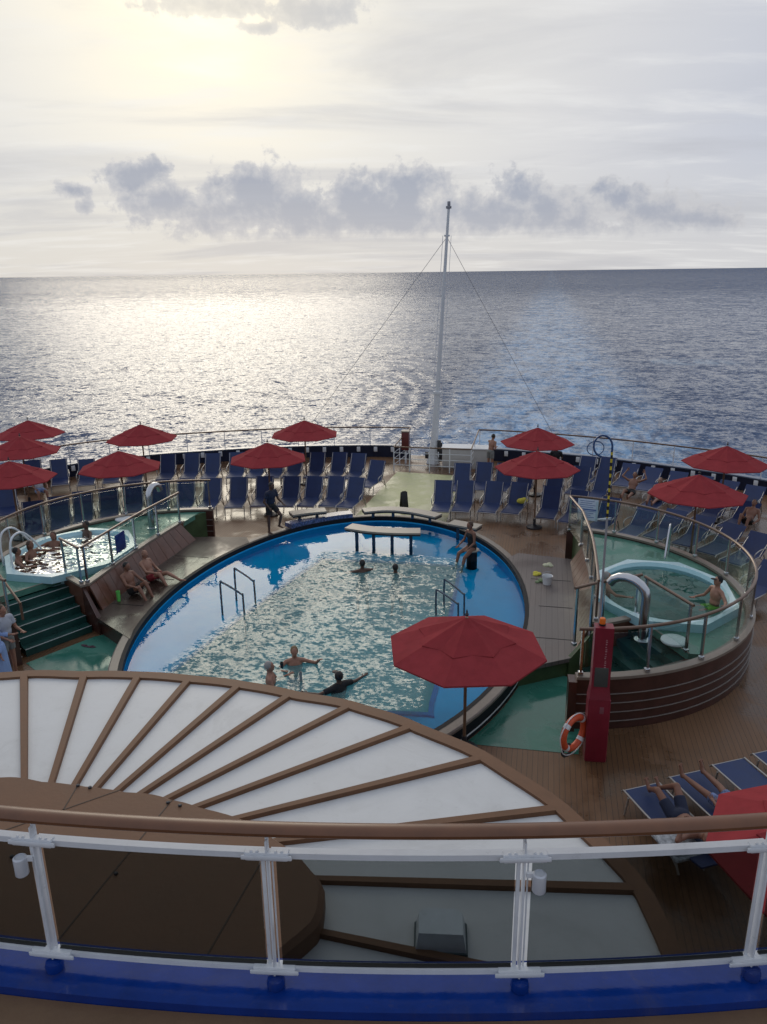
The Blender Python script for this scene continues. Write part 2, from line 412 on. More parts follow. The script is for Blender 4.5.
# ------------------------------------------------------------------ sky
SUN_AZ=rad(-11.5); SUN_EL=rad(19)
SUN=Vector((math.sin(SUN_AZ)*math.cos(SUN_EL),math.cos(SUN_AZ)*math.cos(SUN_EL),math.sin(SUN_EL)))
def make_world():
    w=bpy.data.worlds.new("World"); scene.world=w; w.use_nodes=True
    nt=w.node_tree; nt.nodes.clear(); L=nt.links.new
    out=N(nt,'ShaderNodeOutputWorld'); bg=N(nt,'ShaderNodeBackground'); bg.inputs['Strength'].default_value=.1
    L(bg.outputs[0],out.inputs[0])
    sky=N(nt,'ShaderNodeTexSky'); sky.sky_type='NISHITA'; sky.sun_disc=False
    sky.sun_elevation=SUN_EL; sky.sun_rotation=SUN_AZ; sky.air_density=1.; sky.dust_density=1.
    tc=N(nt,'ShaderNodeTexCoord'); D=tc.outputs['Generated']
    nv=N(nt,'ShaderNodeVectorMath'); nv.operation='NORMALIZE'; L(D,nv.inputs[0]); D=nv.outputs[0]
    sp=N(nt,'ShaderNodeSeparateXYZ'); L(D,sp.inputs[0])
    az=expr(nt,'MULTIPLY',expr(nt,'ARCTAN2',sp.outputs[0],sp.outputs[1]),180/PI)
    el=expr(nt,'MULTIPLY',expr(nt,'ARCSINE',sp.outputs[2]),180/PI)
    dt=N(nt,'ShaderNodeVectorMath'); dt.operation='DOT_PRODUCT'; L(D,dt.inputs[0]); dt.inputs[1].default_value=SUN
    c=dt.outputs['Value']
    # streaky veil
    pl=expr(nt,'ADD',expr(nt,'ABSOLUTE',sp.outputs[2]),.12)
    px=expr(nt,'DIVIDE',sp.outputs[0],pl); py=expr(nt,'DIVIDE',sp.outputs[1],pl)
    cb=N(nt,'ShaderNodeCombineXYZ'); L(px,cb.inputs[0]); L(py,cb.inputs[1])
    veil=noise(nt,mapping(nt,cb.outputs[0],sc=(.5,1.2,1),rot=(0,0,.15)),.9,7,.55,.6)
    veil2=noise(nt,mapping(nt,cb.outputs[0],sc=(.8,2.2,1),rot=(0,0,-.12),loc=(3,1,0)),1.6,8,.6,.3)
    cw=expr(nt,'ADD',c,expr(nt,'MULTIPLY',expr(nt,'SUBTRACT',veil,.5),.035))
    ramp=N(nt,'ShaderNodeValToRGB'); cr=ramp.color_ramp; cr.interpolation='LINEAR'
    L(expr(nt,'SQRT',expr(nt,'MULTIPLY',expr(nt,'SUBTRACT',1.,cw),.5,clamp=True)),ramp.inputs[0])
    # ramp runs on sin(half the angle to the sun)
    def pos(x): return math.sqrt((1-x)/2)
    stops=[(-1,(.26,.31,.40)),(0,(.38,.43,.52)),(.6,(.46,.49,.57)),(.80,(.51,.535,.605)),(.90,(.62,.622,.64)),(.965,(.73,.715,.68)),(.985,(.83,.795,.71)),(.996,(.95,.88,.72)),(1.,(1.2,1.1,.86))]
    cr.elements[1].position=pos(stops[0][0]); cr.elements[1].color=(*stops[0][1],1)
    cr.elements[0].position=pos(stops[-1][0]); cr.elements[0].color=(*stops[-1][1],1)
    for s_,c_ in stops[1:-1]:
        e=cr.elements.new(pos(s_)); e.color=(*c_,1)
    col=ramp.outputs[0]
    # low haze towards the horizon: warmer, paler
    hz=smooth(nt,el,0,9,1,0)
    warm=mixc(nt,smooth(nt,az,-40,45),(.64,.62,.575),(.59,.59,.60))
    hzf=expr(nt,'MULTIPLY',hz,.75); 
    col=mixc(nt,expr(nt,'MULTIPLY',hzf,smooth(nt,sp.outputs[1],-.2,.6)),col,warm)
    # bright veil streaks
    col=mixc(nt,expr(nt,'MULTIPLY',smooth(nt,veil2,.46,.72),.42),col,(.80,.80,.79))
    col=mixc(nt,expr(nt,'MULTIPLY',smooth(nt,veil,.54,.34),.45),col,(.43,.44,.48))
    # cumulus bank low over the sea, each puff by its bearing and height
    puffs=[(130,178,32,15),(150,172,22,12),(168,202,46,20),(215,214,60,24),(245,188,24,20),(268,200,48,36),(300,212,38,28),(335,222,22,14),
           (352,198,26,26),(372,212,44,28),(412,192,46,26),(402,218,58,24),(452,210,38,20),(482,214,50,24),(522,196,30,24),(545,214,52,26),(575,222,34,16),
           (622,200,26,18),(597,188,16,8),(648,212,40,22),(690,216,36,15),(716,223,24,10),(72,190,16,8),(86,207,10,9),
           (212,6,60,9),(320,12,44,12),(262,28,20,5)]
    cv=N(nt,'ShaderNodeCombineXYZ'); L(az,cv.inputs[0]); L(el,cv.inputs[1])
    wob=noise(nt,cv.outputs[0],.75,8,.62,.2); wob2=noise(nt,mapping(nt,cv.outputs[0],loc=(31,7,0)),.22,4,.5)
    dens=None
    for (x,y,rx,ry) in puffs:
        d=ray(x,y).normalized(); a0=math.degrees(math.atan2(d.x,d.y)); e0=math.degrees(math.asin(d.z))
        sx=math.degrees(rx/F)*1.1; sy=math.degrees(ry/F)*1.12
        vm=mapping(nt,cv.outputs[0],sc=(1/sx,1/sy,1),loc=(-a0/sx,-e0/sy,0))
        ln=N(nt,'ShaderNodeVectorMath'); ln.operation='LENGTH'; L(vm,ln.inputs[0])
        v=expr(nt,'SUBTRACT',1.,ln.outputs['Value'])
        dens=v if dens is None else expr(nt,'SMOOTH_MAX',dens,v,.35)
    dd=expr(nt,'ADD',dens,expr(nt,'MULTIPLY',expr(nt,'SUBTRACT',wob,.5),2.1))
    dd=expr(nt,'ADD',dd,expr(nt,'MULTIPLY',expr(nt,'SUBTRACT',wob2,.5),.6))
    base=smooth(nt,expr(nt,'ADD',el,expr(nt,'MULTIPLY',expr(nt,'SUBTRACT',wob,.5),1.2)),1.9,3.0)
    cm=expr(nt,'MULTIPLY',smooth(nt,dd,-.02,.30),base)
    inner=smooth(nt,expr(nt,'ADD',dd,expr(nt,'MULTIPLY',wob2,.8)),.3,1.3)
    ccol=mixc(nt,inner,(.56,.56,.575),(.26,.30,.395))
    ccol=mixc(nt,smooth(nt,el,6.5,2.0,0,.45),ccol,(.47,.47,.50))
    col=mixc(nt,expr(nt,'MULTIPLY',cm,smooth(nt,el,8,16,.80,.45)),col,ccol)
    # x10: the Background runs at 0.1 so the physical sky keeps its own scale
    col=mixc(nt,1.,col,(10.,10.,10.),'MULTIPLY')
    col=mixc(nt,.015,col,sky.outputs[0])
    L(col,bg.inputs['Color'])
make_world()
sun=bpy.data.lights.new('sun','SUN'); sun.energy=.5; sun.angle=rad(26); sun.color=(1.,.90,.74)
so=bpy.data.objects.new('sun',sun); COL.objects.link(so); so.rotation_euler=(-SUN).to_track_quat('-Z','Y').to_euler(); so.location=(0,40,60)

cam=bpy.data.cameras.new('camera'); co=bpy.data.objects.new('camera',cam); COL.objects.link(co)
cam.sensor_fit='VERTICAL'; cam.sensor_height=36; cam.lens=36*F/1024; cam.clip_end=200000; cam.clip_start=.05
co.matrix_world=Matrix.Translation((0,0,EYE))@Matrix.Rotation(PI/2-PITCH,4,'X')@Matrix.Rotation(-ROLL,4,'Z')
scene.camera=co
scene.view_settings.view_transform='Standard'; scene.view_settings.look='None'; scene.view_settings.exposure=.15; scene.view_settings.gamma=1
scene.render.engine='CYCLES'
scene.cycles.transparent_max_bounces=16; scene.cycles.sample_clamp_indirect=6; scene.cycles.sample_clamp_direct=12

# ------------------------------------------------------------------ sea
def sea():
    m,nt,o=newmat('sea'); L=nt.links.new
    b=N(nt,'ShaderNodeBsdfPrincipled'); tc=N(nt,'ShaderNodeTexCoord'); P=tc.outputs['Object']
    sp=N(nt,'ShaderNodeSeparateXYZ'); L(P,sp.inputs[0]); l,a=sp.outputs[0],sp.outputs[1]
    dist=expr(nt,'POWER',expr(nt,'ADD',expr(nt,'MULTIPLY',l,l),expr(nt,'MULTIPLY',a,a)),.5)
    swell=noise(nt,mapping(nt,P,sc=(.6,1.,1),rot=(0,0,.35)),.045,3,.5,.3)
    w1=noise(nt,mapping(nt,P,sc=(.55,1.,1),rot=(0,0,.2)),.17,4,.55,.5)
    w2=noise(nt,mapping(nt,P,sc=(.6,1.,1),rot=(0,0,-.15)),.55,4,.6,.6)
    h=expr(nt,'ADD',expr(nt,'MULTIPLY',swell,2.4),expr(nt,'ADD',expr(nt,'MULTIPLY',w1,1.9),expr(nt,'MULTIPLY',w2,.55)))
    # wake band straight astern
    wob=expr(nt,'MULTIPLY',expr(nt,'SUBTRACT',noise(nt,P,.02,4,.6),.5),16)
    ln=expr(nt,'ADD',expr(nt,'SUBTRACT',l,6),wob)
    al=expr(nt,'ABSOLUTE',ln)
    wk=expr(nt,'MULTIPLY',smooth(nt,al,8,30,1,0),smooth(nt,dist,60,1600,1,.12))
    fo=noise(nt,mapping(nt,P,sc=(1.,.35,1)),.22,7,.68,.8)
    foam=expr(nt,'MULTIPLY',wk,smooth(nt,fo,.38,.66))
    near=expr(nt,'MULTIPLY',smooth(nt,dist,110,190,1,0),smooth(nt,al,14,44,1,0))
    foam=expr(nt,'ADD',foam,expr(nt,'MULTIPLY',near,smooth(nt,fo,.42,.62,0,.7)),clamp=True)
    # curved wake waves left of the track
    aa=expr(nt,'SUBTRACT',a,150); lc=expr(nt,'ADD',l,62)
    rr=expr(nt,'POWER',expr(nt,'ADD',expr(nt,'MULTIPLY',expr(nt,'MULTIPLY',lc,lc),1.),expr(nt,'MULTIPLY',expr(nt,'MULTIPLY',aa,aa),.16)),.5)
    arc=expr(nt,'SINE',expr(nt,'MULTIPLY',expr(nt,'ADD',rr,expr(nt,'MULTIPLY',swell,6)),1.25))
    am=expr(nt,'MULTIPLY',expr(nt,'MULTIPLY',smooth(nt,rr,14,24),smooth(nt,rr,42,56,1,0)),expr(nt,'MULTIPLY',smooth(nt,lc,2,14),smooth(nt,dist,330,420,1,0)))
    h=expr(nt,'ADD',h,expr(nt,'MULTIPLY',expr(nt,'MULTIPLY',arc,am),.35))
    # slopes of several wave trains, so far-off waves keep their glint
    tot=None
    for sc_,st_,amp_,rt_ in ((.035,(.7,1.,1),.07,.3),(.16,(.75,1.,1),.24,.25),(.60,(.8,1,1),.42,-.2),(2.0,(.9,1,1),.42,.1)):
        nn=N(nt,'ShaderNodeTexNoise'); nn.inputs['Scale'].default_value=sc_; nn.inputs['Detail'].default_value=2; nn.inputs['Roughness'].default_value=.55; nn.inputs['Distortion'].default_value=.4
        L(mapping(nt,P,sc=st_,rot=(0,0,rt_)),nn.inputs['Vector'])
        v1=N(nt,'ShaderNodeVectorMath'); v1.operation='SUBTRACT'; L(nn.outputs['Color'],v1.inputs[0]); v1.inputs[1].default_value=(.5,.5,.5)
        v2=N(nt,'ShaderNodeVectorMath'); v2.operation='MULTIPLY'; L(v1.outputs[0],v2.inputs[0]); v2.inputs[1].default_value=(amp_*1.4,amp_*2.0,0)
        if tot is None: tot=v2.outputs[0]
        else:
            v3=N(nt,'ShaderNodeVectorMath'); v3.operation='ADD'; L(tot,v3.inputs[0]); L(v2.outputs[0],v3.inputs[1]); tot=v3.outputs[0]
    slm=N(nt,'ShaderNodeVectorMath'); slm.operation='SCALE'; L(tot,slm.inputs[0]); L(smooth(nt,dist,150,5000,1.,.85),slm.inputs['Scale'])
    rx=expr(nt,'DIVIDE',lc,expr(nt,'MAXIMUM',rr,1.)); ry=expr(nt,'DIVIDE',expr(nt,'MULTIPLY',aa,.16),expr(nt,'MAXIMUM',rr,1.))
    ac=expr(nt,'MULTIPLY',expr(nt,'MULTIPLY',arc,am),.085)
    cbx=N(nt,'ShaderNodeCombineXYZ'); L(expr(nt,'MULTIPLY',rx,ac),cbx.inputs[0]); L(expr(nt,'MULTIPLY',ry,expr(nt,'MULTIPLY',ac,2.5)),cbx.inputs[1]); cbx.inputs[2].default_value=1.
    # only the wave faces turned this way are seen at a distance: mean slope leans back towards the ship
    lean=smooth(nt,dist,100,1600,-.06,-.24)
    cl=N(nt,'ShaderNodeCombineXYZ'); L(expr(nt,'MULTIPLY',expr(nt,'DIVIDE',l,dist),lean),cl.inputs[0]); L(expr(nt,'MULTIPLY',expr(nt,'DIVIDE',a,dist),lean),cl.inputs[1])
    vl=N(nt,'ShaderNodeVectorMath'); vl.operation='ADD'; L(slm.outputs[0],vl.inputs[0]); L(cl.outputs[0],vl.inputs[1])
    va=N(nt,'ShaderNodeVectorMath'); va.operation='ADD'; L(vl.outputs[0],va.inputs[0]); L(cbx.outputs[0],va.inputs[1])
    vt=N(nt,'ShaderNodeVectorTransform'); vt.vector_type='NORMAL'; vt.convert_from='OBJECT'; vt.convert_to='WORLD'; L(va.outputs[0],vt.inputs[0])
    vn=N(nt,'ShaderNodeVectorMath'); vn.operation='NORMALIZE'; L(vt.outputs[0],vn.inputs[0]); L(vn.outputs[0],b.inputs['Normal'])
    big=noise(nt,mapping(nt,P,sc=(.5,1,1)),.012,3,.5)
    base=mixc(nt,big,(.012,.045,.125),(.020,.062,.155))
    base=mixc(nt,expr(nt,'MULTIPLY',wk,.7),base,(.07,.16,.30))
    base=mixc(nt,expr(nt,'MULTIPLY',foam,.5),base,(.33,.58,.88))
    # a breaking patch far right and whitecap flecks
    pd=ship(at(690,362,-22)); 
    vm=mapping(nt,P,sc=(1/22.,1/14.,0),loc=(-pd[0]/22.,-pd[1]/14.,0)); le=N(nt,'ShaderNodeVectorMath'); le.operation='LENGTH'; L(vm,le.inputs[0])
    pm=expr(nt,'MULTIPLY',smooth(nt,le.outputs['Value'],.3,1.,1,0),smooth(nt,fo,.38,.6))
    base=mixc(nt,expr(nt,'MULTIPLY',pm,.5),base,(.4,.52,.62))
    L(base,b.inputs['Base Color'])
    b.inputs['IOR'].default_value=1.333; b.inputs['Specular IOR Level'].default_value=.27
    L(smooth(nt,dist,100,9000,.12,.26),b.inputs['Roughness'])
    L(b.outputs[0],o.inputs[0])
    mb=MB(); R=60000
    mb.add([(-R,-3000,0),(R,-3000,0),(R,R,0),(-R,R,0)],[(0,1,2,3)])
    s=mb.build('sea',m,smoothed=False); s.location=(OX,OY,-22); s.rotation_euler=(0,0,-YAW); tag(s,kind='structure')
sea()

# ------------------------------------------------------------------ ship outline, deck, hull
half=[(0,18.6),(3.2,18.55),(7.4,17.6),(11.0,16.1),(13.7,14.6),(16.3,12.2),(17.9,8.8),(18.4,3),(18.5,-10),(18.5,-34)]
right=spline(half,6)
outline=[Vector((-p.x,p.y)) for p in reversed(right[1:])]+[Vector((p.x,p.y)) for p in right]
outline=[Vector((p[0],p[1])) for p in outline]
PA,PB=4.72,7.34     # pool inner half axes
RA,RB=4.97,7.60     # pool rim outer
def scaled(path,k):   # offset inward by k
    out=[]
    n=len(path)
    for i in range(n):
        a=path[max(0,i-1)]; b=path[min(n-1,i+1)]; d=(b-a).normalized(); out.append(path[i]+Vector((d.y,-d.x))*k)
    return out
# deck with a hole for the pool (strip between outline and ellipse)
import bmesh
def ringsheet(outer,inner,z):
    """polygon with a hole, bridged by a cut"""
    mb=MB(); o=[(p[0],p[1]) for p in outer]; i=[(p[0],p[1]) for p in inner]
    bm=bmesh.new()
    ov=[bm.verts.new((x,y,z)) for x,y in o]; iv=[bm.verts.new((x,y,z)) for x,y in i]
    es=[bm.edges.new((ov[k],ov[(k+1)%len(ov)])) for k in range(len(ov))]+[bm.edges.new((iv[k],iv[(k+1)%len(iv)])) for k in range(len(iv))]
    bmesh.ops.triangle_fill(bm,use_beauty=True,use_dissolve=False,edges=es)
    bm.verts.index_update()
    vs=[v.co.copy() for v in bm.verts]; fs=[tuple(v.index for v in f.verts) for f in bm.faces]; bm.free()
    return mb.add(vs,fs)
deck=ringsheet(outline,ellipse(RA-.05,RB-.05,64),0)
shipmesh('deck',deck,deck_mat,kind='structure',smoothed=False)
hull=MB().wall(outline,-23,-.02,.3,closed=True,off=0)
shipmesh('ship_hull',hull,hull_white,'white hull side dropping from the deck edge to the sea','hull')
# painted floors
lime=[(-1.75,8.2),(1.65,8.2),(1.55,15.0),(-1.45,15.3),(-1.6,12)]
shipmesh('painted_walkway',MB().sheet(lime,.005),lime_floor,kind='structure',smoothed=False)
for s_ in (1,-1):
    el=[(s_*RA*math.cos(t),RB*math.sin(t)) for t in [-.72+.03*i for i in range(15)]]
    g=[(s_*5.85,-5.0),(s_*5.9,-4.2),(s_*6.62,-3.75),(s_*5.8,-2.2),(s_*5.2,-1.7)]+[(s_*(RA+.02)*math.cos(t),(RB+.02)*math.sin(t)) for t in [rad(-13-28.5*i/8) for i in range(9)]]
    shipmesh('green_floor',MB().sheet(g if s_>0 else g[::-1],.006),green_wet,kind='structure',smoothed=False)
    w=[(s_*4.1,3.9),(s_*5.6,4.1),(s_*5.9,4.7),(s_*4.3,4.8)]
    shipmesh('green_strip',MB().sheet(w,.007),green_wet,kind='structure',smoothed=False)

# ------------------------------------------------------------------ stern coaming, rails
def along(path,step,start=0.):
    out=[];acc=start
    tot=0; prev=path[0]
    nxt=start
    for p in path[1:]:
        seg=(p-prev).length
        while nxt<=tot+seg+1e-9:
            t=(nxt-tot)/seg; q=prev.lerp(p,t); d=(p-prev).normalized(); out.append((q,d)); nxt+=step
        tot+=seg; prev=p
    return out
def arclen(path): return sum((path[i+1]-path[i]).length for i in range(len(path)-1))
ins=scaled(outline,.45)
# keep only the stern part, a > -12
stern=[p for p in ins if p.y>-14]
mid=min(range(len(stern)),key=lambda i:abs(stern[i].x+1.55) if stern[i].y>10 else 99)
leftp=stern[:mid+1]
mid2=min(range(len(stern)),key=lambda i:abs(stern[i].x-1.9) if stern[i].y>10 else 99)
rightp=stern[mid2:]
RAILZ=1.45
def stern_rail(path,label,wires):
    r=shiproot('stern_railing',(path[0].x,path[0].y,0),label,'railing','railings round the stern')
    MB().wall(path,0.01,.55,.22).build('coaming',navy,r)
    MB().wall(path,.553,.60,.30).build('coaming_cap',M('cap_bluegrey',(.12,.15,.22),.3),r)
    MB().tube([(p.x,p.y,RAILZ) for p in path],.035,8).build('top_rail',bronze,r)
    for w in wires: MB().tube([(p.x,p.y,w) for p in path],.012,5).build('wire',rail_white,r)
    ps=along(path,1.75,.05)
    for q,d in ps:
        MB().box((q.x,q.y,(RAILZ+.6)/2),(.035,.05,RAILZ-.6-.03),math.atan2(d.y,d.x)).build('post',rail_white,r,smoothed=False)
    return r,ps
ra,psa=stern_rail(leftp,'long curved stern railing with dark top rail left of the mast','' and [] or [.85,1.05,1.25])
rb,psb=stern_rail(rightp,'long curved stern railing with dark top rail and clear panels right of the mast',[])
for (q,d),(q2,d2) in zip(psb,psb[1:]):
    c=(q+q2)/2
    MB().box((c.x,c.y,1.02),((q2-q).length-.06,.012,.76),math.atan2((q2-q).y,(q2-q).x)).build('glass_panel',stern_glass,rb,smoothed=False)
# small white plates on the coaming inner face
k=0
for path,side in ((scaled(leftp,.16),'left'),(scaled(rightp,.16),'right')):
    for i,(q,d) in enumerate(along(path,.83,.5)):
        if q.y<6: continue
        o=MB().bbox((0,0,0),(.17,.04,.24),b=.01).build('fixture_plate',white_paint)
        o.location=S(q.x,q.y,.40); o.rotation_euler=(0,0,-YAW+math.atan2(d.y,d.x))
        tag(o,'small white plate on dark coaming behind the loungers, %s of mast'%side,'plate','white plates along the %s coaming'%side)
# gate railing in front of the mast
gr=shiproot('gate_railing',(-1.5,15.4,0),'white pipe railing with dark top rail enclosing the mast foot','railing')
gp=[Vector(leftp[-1]),Vector((-1.62,15.4)),Vector((1.85,15.4)),Vector(rightp[0])]
MB().tube([(gp[0].x,gp[0].y,RAILZ),(gp[1].x,gp[1].y,1.12),(gp[2].x,gp[2].y,1.12)],.032,8).build('top_rail',bronze,gr)
MB().tube([(gp[2].x,gp[2].y,1.12),(gp[3].x,gp[3].y,RAILZ)],.032,8).build('top_rail',bronze,gr)
for z in (.3,.58,.85): MB().tube([(p.x,p.y,z) for p in gp],.014,6).build('pipe',rail_white,gr)
for x in (-1.62,-.9,.0,.9,1.85): MB().box((x,15.4,.56),(.04,.05,1.1)).build('post',rail_white,gr,smoothed=False)
for x in (-1.6,1.88): MB().box((x,16.7,.63),(.04,.05,1.24)).build('post',rail_white,gr,smoothed=False)
# ------------------------------------------------------------------ mast
p=at(433,463,0); ml,ma=ship(p)
mr=shiproot('flag_mast',(ml,ma,0),'tall slim white mast standing at the stern rail, stayed by two wires','mast')
tz=at(1,1,0) # unused
d=ray(449,203); tt=math.hypot(p.x,p.y)/math.hypot(d.x,d.y); H_M=EYE+d.z*tt
tl,ta=ship((d.x*tt,d.y*tt))
top=Vector((tl,ta,H_M)); bot=Vector((ml,ma,0))
def mp(t): return bot.lerp(top,t)
MB().tube([mp(.0),mp(.03)],[.34,.26],10).tube([mp(.03),mp(.10)],[.24,.17],10).build('pedestal',white_paint,mr)
MB().tube([mp(.10),mp(.29)],[.17,.15],12).build('lower_tube',white_paint,mr)
MB().tube([mp(.29),mp(.985)],[.105,.055],12).build('upper_tube',white_paint,mr)
MB().tube([mp(.285),mp(.295)],.19,12).build('collar',white_paint,mr)
MB().bbox(mp(.985),(.22,.16,.10)).bbox(mp(.996),(.12,.12,.22)).build('head_fitting',M('fit_grey',(.3,.3,.32),.5),mr)
MB().bbox(mp(.885),(.24,.09,.07)).build('spreader',white_paint,mr)
off=Vector((.20,0,0))
MB().tube([mp(.885)-off*.9,mp(.3)-off*.95,mp(.1)-off*1.2],.012,5).build('halyard',rail_white,mr)
MB().tube([mp(.885)+off*.9,mp(.12)+off*1.2],.010,5).build('halyard',rail_white,mr)
MB().tube([mp(.88),Vector((-6.2,17.0,1.4))],.012,4).build('stay_wire',M('wire_grey',(.25,.25,.27),.5),mr)
MB().tube([mp(.88),Vector((5.6,18.2,.9))],.012,4).build('stay_wire',MATS['wire_grey'],mr)
for (dz,hh,dx) in ((.075,.55,.26),(.05,.9,.34),(.035,.3,-.3)):
    q=mp(dz); MB().bbox((q.x+dx,q.y-.12,q.z),(.15,.14,hh),b=.02).build('winch_gear',dark_metal,mr)
ladder=MB()
for i in range(7): ladder.tube([mp(.06+.03*i)+Vector((-.18,-.08,0)),mp(.06+.03*i)+Vector((.18,-.08,0))],.012,5)
ladder.build('rungs',white_paint,mr)
# white locker and red box by the mast
lk=shiproot('deck_locker',(1.55,16.7,0),'long pale locker behind the rail right of the mast','locker')
MB().bbox((1.55,16.7,.45),(2.2,.8,.9),b=.03).build('body',coolerw,lk)
MB().bbox((1.55,16.7,.935),(2.3,.9,.06),b=.02).build('lid',white_paint,lk)
rbx=shiproot('fire_box',(-1.35,16.9,0),'brownish red box on a post beside the stern rail left of the mast','box')
MB().bbox((-1.35,16.9,1.1),(.34,.34,.85),b=.02).build('cabinet',redbox,rbx)
MB().bbox((-1.35,16.9,1.55),(.38,.38,.05),b=.01).build('cover',cream_top,rbx)
MB().box((-1.35,16.9,.335),(.08,.08,.65)).build('post',rail_white,rbx)

# ------------------------------------------------------------------ pool
WZ=.27
pr=shiproot('swimming_pool',(0,0,0),'big oval swimming pool with bright blue shelf and black tiled inner edge','pool')
def ering(ax0,ay0,z0,ax1,ay1,z1,n=96):
    A=ellipse(ax0,ay0,n);B=ellipse(ax1,ay1,n)
    return [(x,y,z0) for x,y in A]+[(x,y,z1) for x,y in B],[(i,(i+1)%n,n+(i+1)%n,n+i) for i in range(n)]
mb=MB()
prof=[(RA+.03,RB+.03,.38),(RA+.03,RB+.03,.43),(RA,RB,.448),(PA+.03,PB+.03,.448)]
for a_,b_ in zip(prof,prof[1:]): mb.add(*ering(*a_,*b_))
mb.build('rim',stone_rim,pr)
MB().add(*ering(RA,RB,.0,RA,RB,.42)).build('fascia',black_tile,pr)
MB().add(*ering(RA+.012,RB+.012,.10,RA+.012,RB+.012,.14)).build('fascia_stripe',rail_white,pr)
mb=MB()
prof=[(PA+.03,PB+.03,.449),(PA,PB,.44),(PA,PB,.30)]
mb=MB().add(*ering(PA+.07,PB+.07,.452,PA-.03,PB-.03,.452)).add(*ering(PA-.03,PB-.03,.452,PA-.03,PB-.03,.31)).add(*ering(PA-.03,PB-.03,.31,PA,PB,.31))
mb.build('edge_tiles',black_tile,pr)
MB().add(*ering(PA,PB,.312,PA-.02,PB-.02,.0)).build('inner_wall',pool_blue,pr)
basin=[(-1.35,3.95),(2.25,4.1),(2.62,3.7),(2.78,.3),(2.92,-3.8),(2.5,-4.25),(-2.1,-4.72),(-2.9,-4.6),(-3.1,-4.2),(-2.55,-.35),(-1.75,3.6)]
bs=[(v.x,v.y) for v in spline([Vector(q) for q in basin],4,closed=True)]
def hitpoly(poly,th):
    dx,dy=math.cos(th),math.sin(th); best=None
    for i in range(len(poly)):
        ax,ay=poly[i];bx_,by_=poly[(i+1)%len(poly)]; ex,ey=bx_-ax,by_-ay
        den=dx*ey-dy*ex
        if abs(den)<1e-9: continue
        t=(ax*ey-ay*ex)/den; u=(ax*dy-ay*dx)/den
        if t>0 and -1e-6<=u<=1+1e-6 and (best is None or t>best): best=t
    return (dx*best,dy*best)
angs=sorted([2*PI*i/120 for i in range(120)]+[math.atan2(y,x)%(2*PI) for x,y in bs])
io=[hitpoly(bs,t) for t in angs]; oo=[]
for t in angs:
    k=1/math.sqrt((math.cos(t)/(PA-.015))**2+(math.sin(t)/(PB-.015))**2); oo.append((k*math.cos(t),k*math.sin(t)))
n=len(angs)
MB().add([(x,y,0) for x,y in io]+[(x,y,0) for x,y in oo],[(i,(i+1)%n,n+(i+1)%n,n+i) for i in range(n)]).build('shelf_floor',pool_blue,pr,smoothed=False)
inn=[(x*.985,y*.985) for x,y in bs]
MB().wall([Vector(b) for b in bs],.001,.05,.10,closed=True).build('basin_kerb',M('kerb_blue',(.03,.22,.62),.35),pr)
n=len(bs); mb=MB()
mb.add([(x,y,0) for x,y in bs]+[(x*.97,y*.97,-1.25) for x,y in bs],[(i,(i+1)%n,n+(i+1)%n,n+i) for i in range(n)])
mb.sheet([(x*.97,y*.97) for x,y in bs],-1.25)
mb.build('basin',pool_deep,pr,smoothed=False)
mb=MB(); mb.sheet(ellipse(PA-.03,PB-.03,96),WZ)
w=shipmesh('pool_water',mb,pool_water,kind='structure',smoothed=False); 
# counters standing in the pool and on its rim
def counter(cl,a0,a1,curv,width,z,legs,foot,label,thick=.055):
    """cl: list of plan points of centreline"""
    path=spline([Vector(q) for q in cl],5)
    r=shiproot('pool_counter',(path[0].x,path[0].y,foot),label,'counter','cream topped counters round the pool')
    MB().wall(path,z-.01,z+.045,width).build('counter_top',cream_top,r)
    MB().wall(path,z-.075,z-.012,width-.08).build('under_frame',dark_metal,r)
    L_=arclen(path)
    for k in range(legs):
        q=along(path,L_/legs,L_/legs/2)[k][0]
        MB().box((q.x,q.y,(foot+z-.07)/2),(.09,.09,z-.075-foot)).build('leg',M('leg_blue',(.02,.05,.10),.4),r)
    return r
counter([(-1.08,5.02),(-.3,4.82),(.5,4.80),(1.28,4.92)],0,0,0,.52,.78,4,.01,'curved cream counter on four legs standing in the pool water')
counter([(-1.05,6.95),(-.3,7.28),(.6,7.22),(1.6,6.78)],0,0,0,.46,.72,4,.46,'curved cream counter on short legs on the far pool rim')
counter([(-3.35,6.0),(-2.85,6.35),(-2.3,6.62)],0,0,0,.48,.78,2,.46,'short cream counter above the mosaic on the far left pool rim')
counter([(2.1,6.1),(3.05,5.75)],0,0,0,.5,.74,2,.2,'short cream counter on the far right pool rim behind the seated woman')
mo=[(4.93*math.cos(t)*1.0,7.53*math.sin(t)) for t in [rad(108+i*2.2) for i in range(12)]]
path=[Vector(q) for q in mo]
shipmesh('mosaic_panel',MB().wall(path,.452,.60,.40),mosaic,'blue and white mosaic tiled kerb on the far left pool rim','mosaic',org=(mo[0][0],mo[0][1],.45))
def stool(x,y,z,label):
    p=at(x,y,z); r=root('pool_stool',(p.x,p.y,.0),0,label,'stool')
    MB().lathe([(.16,.005),(.16,z-.06)],16).build('pedestal',black_tile,r)
    MB().lathe([(.20,z-.055),(.22,z-.03),(.22,z-.01),(.19,z)],20).build('seat',cream_top,r)
stool(472,549,.62,'round cream stool on a dark pedestal at the pool edge under the seated woman')
